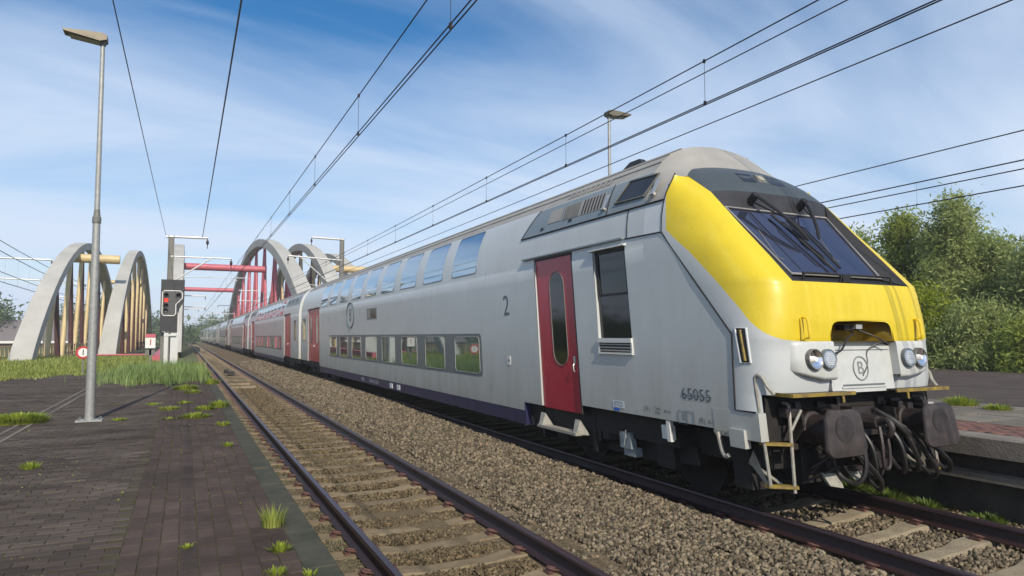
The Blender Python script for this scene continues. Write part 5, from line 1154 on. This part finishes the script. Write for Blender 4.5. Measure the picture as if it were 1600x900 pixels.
# right-hand thicket
TR = [('poplar_tree', 29.5, 17.5, 8.0, 1.75, 'leafB', 'tallest silvery tree rising above the thicket, gaps of sky in its crown', 40000, .10, 'cone'),
      ('birch_tree', 30.0, 20.2, 7.8, 1.75, 'leafC', 'green pointed tree just right of the yellow cab', 36000, .10, 'cone'),
      ('willow_tree', 30.5, 22.9, 7.2, 2.4, 'leafC', 'rounded green tree half hidden by the cab windscreen edge', 22000, .11, 'round'),
      ('poplar_tree', 30.5, 16.2, 6.2, 1.5, 'leafB', 'slim silvery tree right of the tallest one', 18000, .10, 'cone'),
      ('willow_tree', 29.0, 13.4, 5.7, 2.6, 'leafB', 'silver-leaved rounded tree at the right edge of the photo', 26000, .11, 'round'),
      ('willow_tree', 28.5, 10.8, 5.4, 2.5, 'leafB', 'silver-leaved tree partly outside the right edge of the photo', 18000, .11, 'round'),
      ('shrub', 26.6, 20.0, 4.4, 2.1, 'leafA', 'bright green bush low beside the cab front', 26000, .09, 'round'),
      ('shrub', 26.2, 17.2, 4.0, 2.1, 'leafA', 'broad bright green bush in the middle of the thicket', 28000, .09, 'round'),
      ('shrub', 25.9, 14.6, 3.2, 2.0, 'leafB', 'dull silvery bush at the platform edge near the right border', 24000, .09, 'round'),
      ('shrub', 25.6, 12.2, 2.6, 1.9, 'leafC', 'low bush at the right border of the photo', 18000, .09, 'round'),
      ('shrub', 27.4, 23.4, 4.5, 2.2, 'leafC', 'bush low behind the handrail of the cab', 20000, .10, 'round'),
      ('willow_tree', 31.5, 28.5, 6.6, 2.9, 'leafC', 'tree hidden mostly behind the cab roof line', 14000, .12, 'round'),
      ('willow_tree', 33.0, 19.3, 6.9, 3.4, 'leafC', 'dark tree filling the back of the thicket', 34000, .13, 'round'),
      ('willow_tree', 32.5, 14.8, 6.2, 3.3, 'leafC', 'dark tree at the back right of the thicket', 30000, .13, 'round')]
for i, (k, x, y, h, w_, m_, lb, n, sz, shp) in enumerate(TR):
    tree(k, x, y, -.3, h, w_, m_, 40+i, lb, N_=n, size=sz, lobes=30 if shp == 'round' else 26, shape=shp, trunk=.13)
# far left trees and hedges
FT = [(-34, 150, 9.5, 6, 'tall dark tree at the far left edge of the photo'), (-16.5, 160, 7.0, 5, 'bush beyond the left bridge, right of the grey roof'), (-22, 190, 8.5, 8, 'tree behind the grey roof between the arch hangers'), (-10.5, 130, 7.2, 3.0, 'dark round tree seen through the left arch beside the lamp post'), (-42, 190, 9, 9, 'tree in the hedge behind the first arch foot'), (-5, 250, 8, 5, 'small tree left of the signal far off'), (20, 300, 13, 9, 'tree beside the tail of the train'), (14, 420, 14, 9, 'farthest tree at the vanishing point of the line')]
for i, (x, y, h, w_, lb) in enumerate(FT): tree('tree', x, y, -.9, h, w_, 'far', 80+i, lb, N_=5000, size=.5, group='distant trees left and beyond', lobes=16, trunk=.3)
C = []; R = []
rr = random.Random(3)
for k in range(150): C.append((rr.uniform(-190, 30), rr.uniform(215, 330), rr.uniform(.5, 5.5))); R.append((rr.uniform(5, 10), 5, rr.uniform(2.5, 4)))
o = leaves('woodland', C, R, 40000, .8, 'far', None, .3, 9); tag(o, 'low green hedge and woodland along the horizon', kind='stuff')
C = []; R = []
for k in range(110): C.append((rr.uniform(36, 160), rr.uniform(-20, 230), rr.uniform(0, 4))); R.append((rr.uniform(3, 6), 4, rr.uniform(2, 3.5)))
o = leaves('woodland', C, R, 30000, .6, 'far', None, .3, 12); tag(o, 'wood behind the thicket on the right', kind='stuff')
C = []; R = []
for k in range(90): C.append((rr.uniform(-60, -30), rr.uniform(-30, 90), rr.uniform(0, 3.5))); R.append((rr.uniform(3, 6), 4, rr.uniform(2, 3.2)))
o = leaves('woodland', C, R, 22000, .5, 'far', None, .3, 14); tag(o, 'bushes on the slope left of the platform, outside the view', kind='stuff')

def blades(name, P, H, m, seed, parent=None, width=.006, lean=.5, off=None):
    r = np.random.default_rng(seed); n = len(P); P = np.asarray(P, float); a = r.uniform(0, 2*pi, n); l = r.uniform(.1, lean, n)*H
    d = np.stack([np.cos(a), np.sin(a), np.zeros(n)], 1); p = np.stack([-np.sin(a), np.cos(a), np.zeros(n)], 1)*(width*r.uniform(.6, 1.4, n))[:, None] if np.isscalar(width) else np.stack([-np.sin(a), np.cos(a), np.zeros(n)], 1)*(width*r.uniform(.6, 1.4, n))[:, None]
    up = np.zeros((n, 3)); up[:, 2] = H
    m1 = P+up*.55+d*(l*.3)[:, None]; tp = P+up*.97+d*l[:, None]
    V = np.stack([P-p, P+p, m1+p*.8, m1-p*.8, tp], 1).reshape(-1, 3); b = np.arange(n)*5
    F = np.concatenate([np.stack([b, b+1, b+2], 1), np.stack([b, b+2, b+3], 1), np.stack([b+3, b+2, b+4], 1)])
    o_ = np.array(worldloc(parent)) if parent else 0
    return npmesh(name, V-o_, F, m, parent)
# grass overgrowing the far end of the left platform
n = 60000; x = RNG.uniform(-9, 1.0, n); y = 25+(46-25)*RNG.random(n)**1.0
edge = 29.5-2.2*np.exp(-((x+.6)/1.0)**2)+1.6*np.sin(x*1.3)+2.5*(x < -2.4)+np.sin(x*5.3)*.8; dn = np.clip((y-edge)/2.5, 0, 1)
k = RNG.random(n) < dn**.7*(.35+.65*(np.sin(x*2.1+y*.9)*np.sin(y*1.7-x) > -.2)); x, y = x[k], y[k]
H = (.07+.20*RNG.random(len(x)))*(.35+.65*dn[k])+.30*np.exp(-((x+.7)/1.2)**2-((y-29.5)/4)**2)*RNG.uniform(.4, 1.3, len(x)); 
o = blades('grass', np.stack([x, y, np.where(y > 36, ZL-.12, ZL-.01)], 1), H, 'grass', 5, width=.016, lean=.7); tag(o, 'green grass overgrowing the far end of the left platform', kind='stuff')
n = 13000; x = RNG.normal(-.85, .75, n); y = RNG.normal(30.0, 2.4, n); k = (x < .9) & (y > 26.3+.9*np.sin(x*5)+RNG.normal(0, .5, n)); x, y = x[k], y[k]
o = blades('grass', np.stack([x, y, np.full(len(x), ZL-.01)], 1), np.clip(RNG.normal(.38, .17, len(x)), .08, .8), 'grasst', 6, width=.009, lean=.8); tag(o, 'tall bluish grass clump in front of the signal foot', kind='stuff')
n = 26000; x = RNG.uniform(-14, -.4, n); y = RNG.uniform(40, 60, n); 
o = blades('grass', np.stack([x, y, np.full(n, ZL-.14)], 1), RNG.uniform(.15, .5, n), 'grass', 8, width=.03, lean=.7); tag(o, 'rough grass on the embankment in front of the bridge feet', kind='stuff')
n = 14000; x = RNG.uniform(-16, -9, n); y = RNG.uniform(20, 46, n)
o = blades('grass', np.stack([x, y, np.full(n, -.5)], 1), RNG.uniform(.5, 1.6, n), 'grass', 18, width=.035, lean=.5); tag(o, 'tall grass on the slope left of the platform', kind='stuff')
def weed(x, y, r, h, n, m, seed, label, z=None, kind='weed', lean=1.1, width=.008):
    rg = np.random.default_rng(seed); a = rg.uniform(0, 2*pi, n); q = r*np.sqrt(rg.random(n)); z = ZL-.005 if z is None else z
    P = np.stack([x+q*np.cos(a), y+q*np.sin(a)*.9, np.full(n, z)], 1); H = h*rg.uniform(.35, 1., n)*(1-.4*q/r)
    o = blades(kind, P, H, m, seed, width=width, lean=lean); base = (x, y, z); V = np.empty(len(o.data.vertices)*3, np.float32); o.data.vertices.foreach_get('co', V); V = V.reshape(-1, 3)-np.array(base, np.float32); o.data.vertices.foreach_set('co', V.ravel()); o.location = base
    return tag(o, label, 'weed', 'weeds growing in the paving joints')
W = [(.74, 6.25, .10, .26, 150, 'grass', 'largest grass tuft in the foreground, on the edge of the brick strip', .5, .005), (.71, 5.5, .07, .10, 90, 'weed', 'small flat weed just below the foreground grass tuft', 1.3, .008),
     (.62, 4.98, .08, .08, 60, 'weed', 'yellow-green sprig at the bottom of the photo on the brick strip', 1.2, .006), (.82, 4.86, .05, .06, 40, 'weed', 'sprig at the bottom edge beside the concrete strip', 1.2, .006), (.07, 5.92, .05, .04, 40, 'weed', 'tiny weed in the middle of the foreground bricks', 1.3, .006),
     (.79, 17.1, .20, .24, 240, 'weed', 'bright bushy weed at the concrete edge, right of its row', .9, .014), (.47, 16.7, .22, .14, 200, 'weed', 'weed patch left of the bright bushy one', 1.2, .014), (.24, 15.2, .30, .14, 260, 'weed', 'wide low weed patch in the middle of the brick strip', 1.3, .014),
     (.10, 23.3, .35, .22, 320, 'weed', 'bright green clump nearest the tall grass', 1.1, .016), (.27, 21.8, .25, .14, 160, 'weed', 'small clump below the bright green one', 1.2, .014), (.05, 18.5, .20, .10, 90, 'weed', 'thin yellow weed below the clumps', 1.2, .012), (-.25, 17.1, .25, .12, 130, 'weed', 'yellowish weed on the paving left of the strip', 1.2, .012),
     (-2.78, 15.7, .48, .26, 900, 'weed', 'big leafy weed cushion left of the lamp post', 1.1, .018), (-1.66, 10.2, .10, .13, 90, 'weed', 'lone weed on the grey pavers at the left', 1.0, .008), (.68, 13.6, .12, .12, 90, 'weed', 'sprig on the strip edge left of the rail', 1.1, .010), (.64, 11.0, .07, .10, 60, 'weed', 'tiny sprig lower on the strip edge', 1.0, .008),
     (-.21, 15.1, .15, .07, 60, 'weed', 'flat weed left of the wide patch', 1.3, .012), (-1.1, 15.3, .15, .08, 90, 'weed', 'flat weed just right of the lamp post base', 1.3, .012), (-.62, 18.4, .18, .08, 80, 'weed', 'weed beside the lamp post shadow', 1.2, .012), (.67, 29.5, .3, .45, 420, 'weed', 'tall bright weed at the platform edge beside the tall grass', .7, .018), (.9, 25.6, .25, .28, 220, 'weed', 'weed on the platform edge halfway to the signal', .9, .016),
     (11.85, 7.0, .28, .22, 420, 'weed', 'grass tuft on the island platform, left part', .9, .008), (11.62, 6.3, .22, .14, 300, 'weed', 'yellowish grass tuft on the island platform, right part', 1.0, .008)]
for i, (x, y, r, h, n, m_, lb, ln, wd) in enumerate(W): weed(x, y, r, h, n, m_, 100+i, lb, z=ZR-.01 if x > 5 else None, lean=ln, width=wd)
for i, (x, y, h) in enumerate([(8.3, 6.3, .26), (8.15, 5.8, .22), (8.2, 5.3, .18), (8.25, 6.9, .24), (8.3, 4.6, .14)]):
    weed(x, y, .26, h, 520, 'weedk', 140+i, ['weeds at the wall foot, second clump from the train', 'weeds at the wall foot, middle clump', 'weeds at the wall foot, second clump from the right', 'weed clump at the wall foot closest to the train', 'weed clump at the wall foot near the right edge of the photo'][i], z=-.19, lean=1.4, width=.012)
# moss and dry sprigs in the joints of both paved fields
n = 9000; y = 3.6+25*RNG.random(n)**1.3; x = RNG.uniform(-7, .8, n); k = np.sin(x*1.9+np.sin(y*.8)*2)*np.sin(y*1.3+x)+RNG.normal(0, .5, n) > .45; x, y = x[k], y[k]
pv_ = x < xl; y = np.where(pv_, 3.146+.108*np.round((y-3.146)/.108), y); x = np.where(pv_, x, .81-cw*np.round((.81-x)/cw))
o = blades('joint_moss', np.stack([x+RNG.normal(0, .003, len(x)), y+RNG.normal(0, .003, len(x)), np.full(len(x), ZL-.004)], 1), RNG.uniform(.004, .018, len(x)), 'weed', 31, width=.0065, lean=2.5); tag(o, 'moss and dry sprigs in the joints of the platform paving', kind='stuff')
# timber and cover in the empty track far ahead
me = MB(); me.box(-.45, .45, -.1, .1, 0, .06)
for y, m_, lb, sc_ in ((29.5, 'sleeper', 'pale plank lying across the empty track, nearer one', 1.), (31.5, 'sleeper', 'pale plank lying across the empty track, farther one', .9)):
    mb = MB(); mb.box(2.1-.35*sc_, 2.1+.6*sc_, y-.13, y+.13, -.17, -.08); tag(mb.build('plank', 'timber', smooth=0, loc=(2.1, y, -.17)), lb, 'plank')
mb = MB(); mb.obox((2.35, 40, -.05), .35, .9, .16); mb.obox((2.15, 40.6, -.0), .25, .3, .22); tag(mb.build('track_magnet', 'rustdark', smooth=0, loc=(2.35, 40, -.15)), 'rusty box lying between the rails of the empty track', 'track device')

# ---------------------------------------------------------------- air
hm = bpy.data.materials.new('thin_air_haze'); hm.use_nodes = True; hn = hm.node_tree; hn.nodes.clear()
ho = N(hn, 'ShaderNodeOutputMaterial'); pv = N(hn, 'ShaderNodeVolumePrincipled'); pv.inputs['Density'].default_value = .0008; pv.inputs['Color'].default_value = (.92, .96, 1, 1); hn.links.new(pv.outputs[0], ho.inputs['Volume'])
mb = MB(); mb.box(-1510, 1510, -65, 2510, -2, 18); o = mb.build('haze', hm, None, 0); tag(o, kind='stuff')
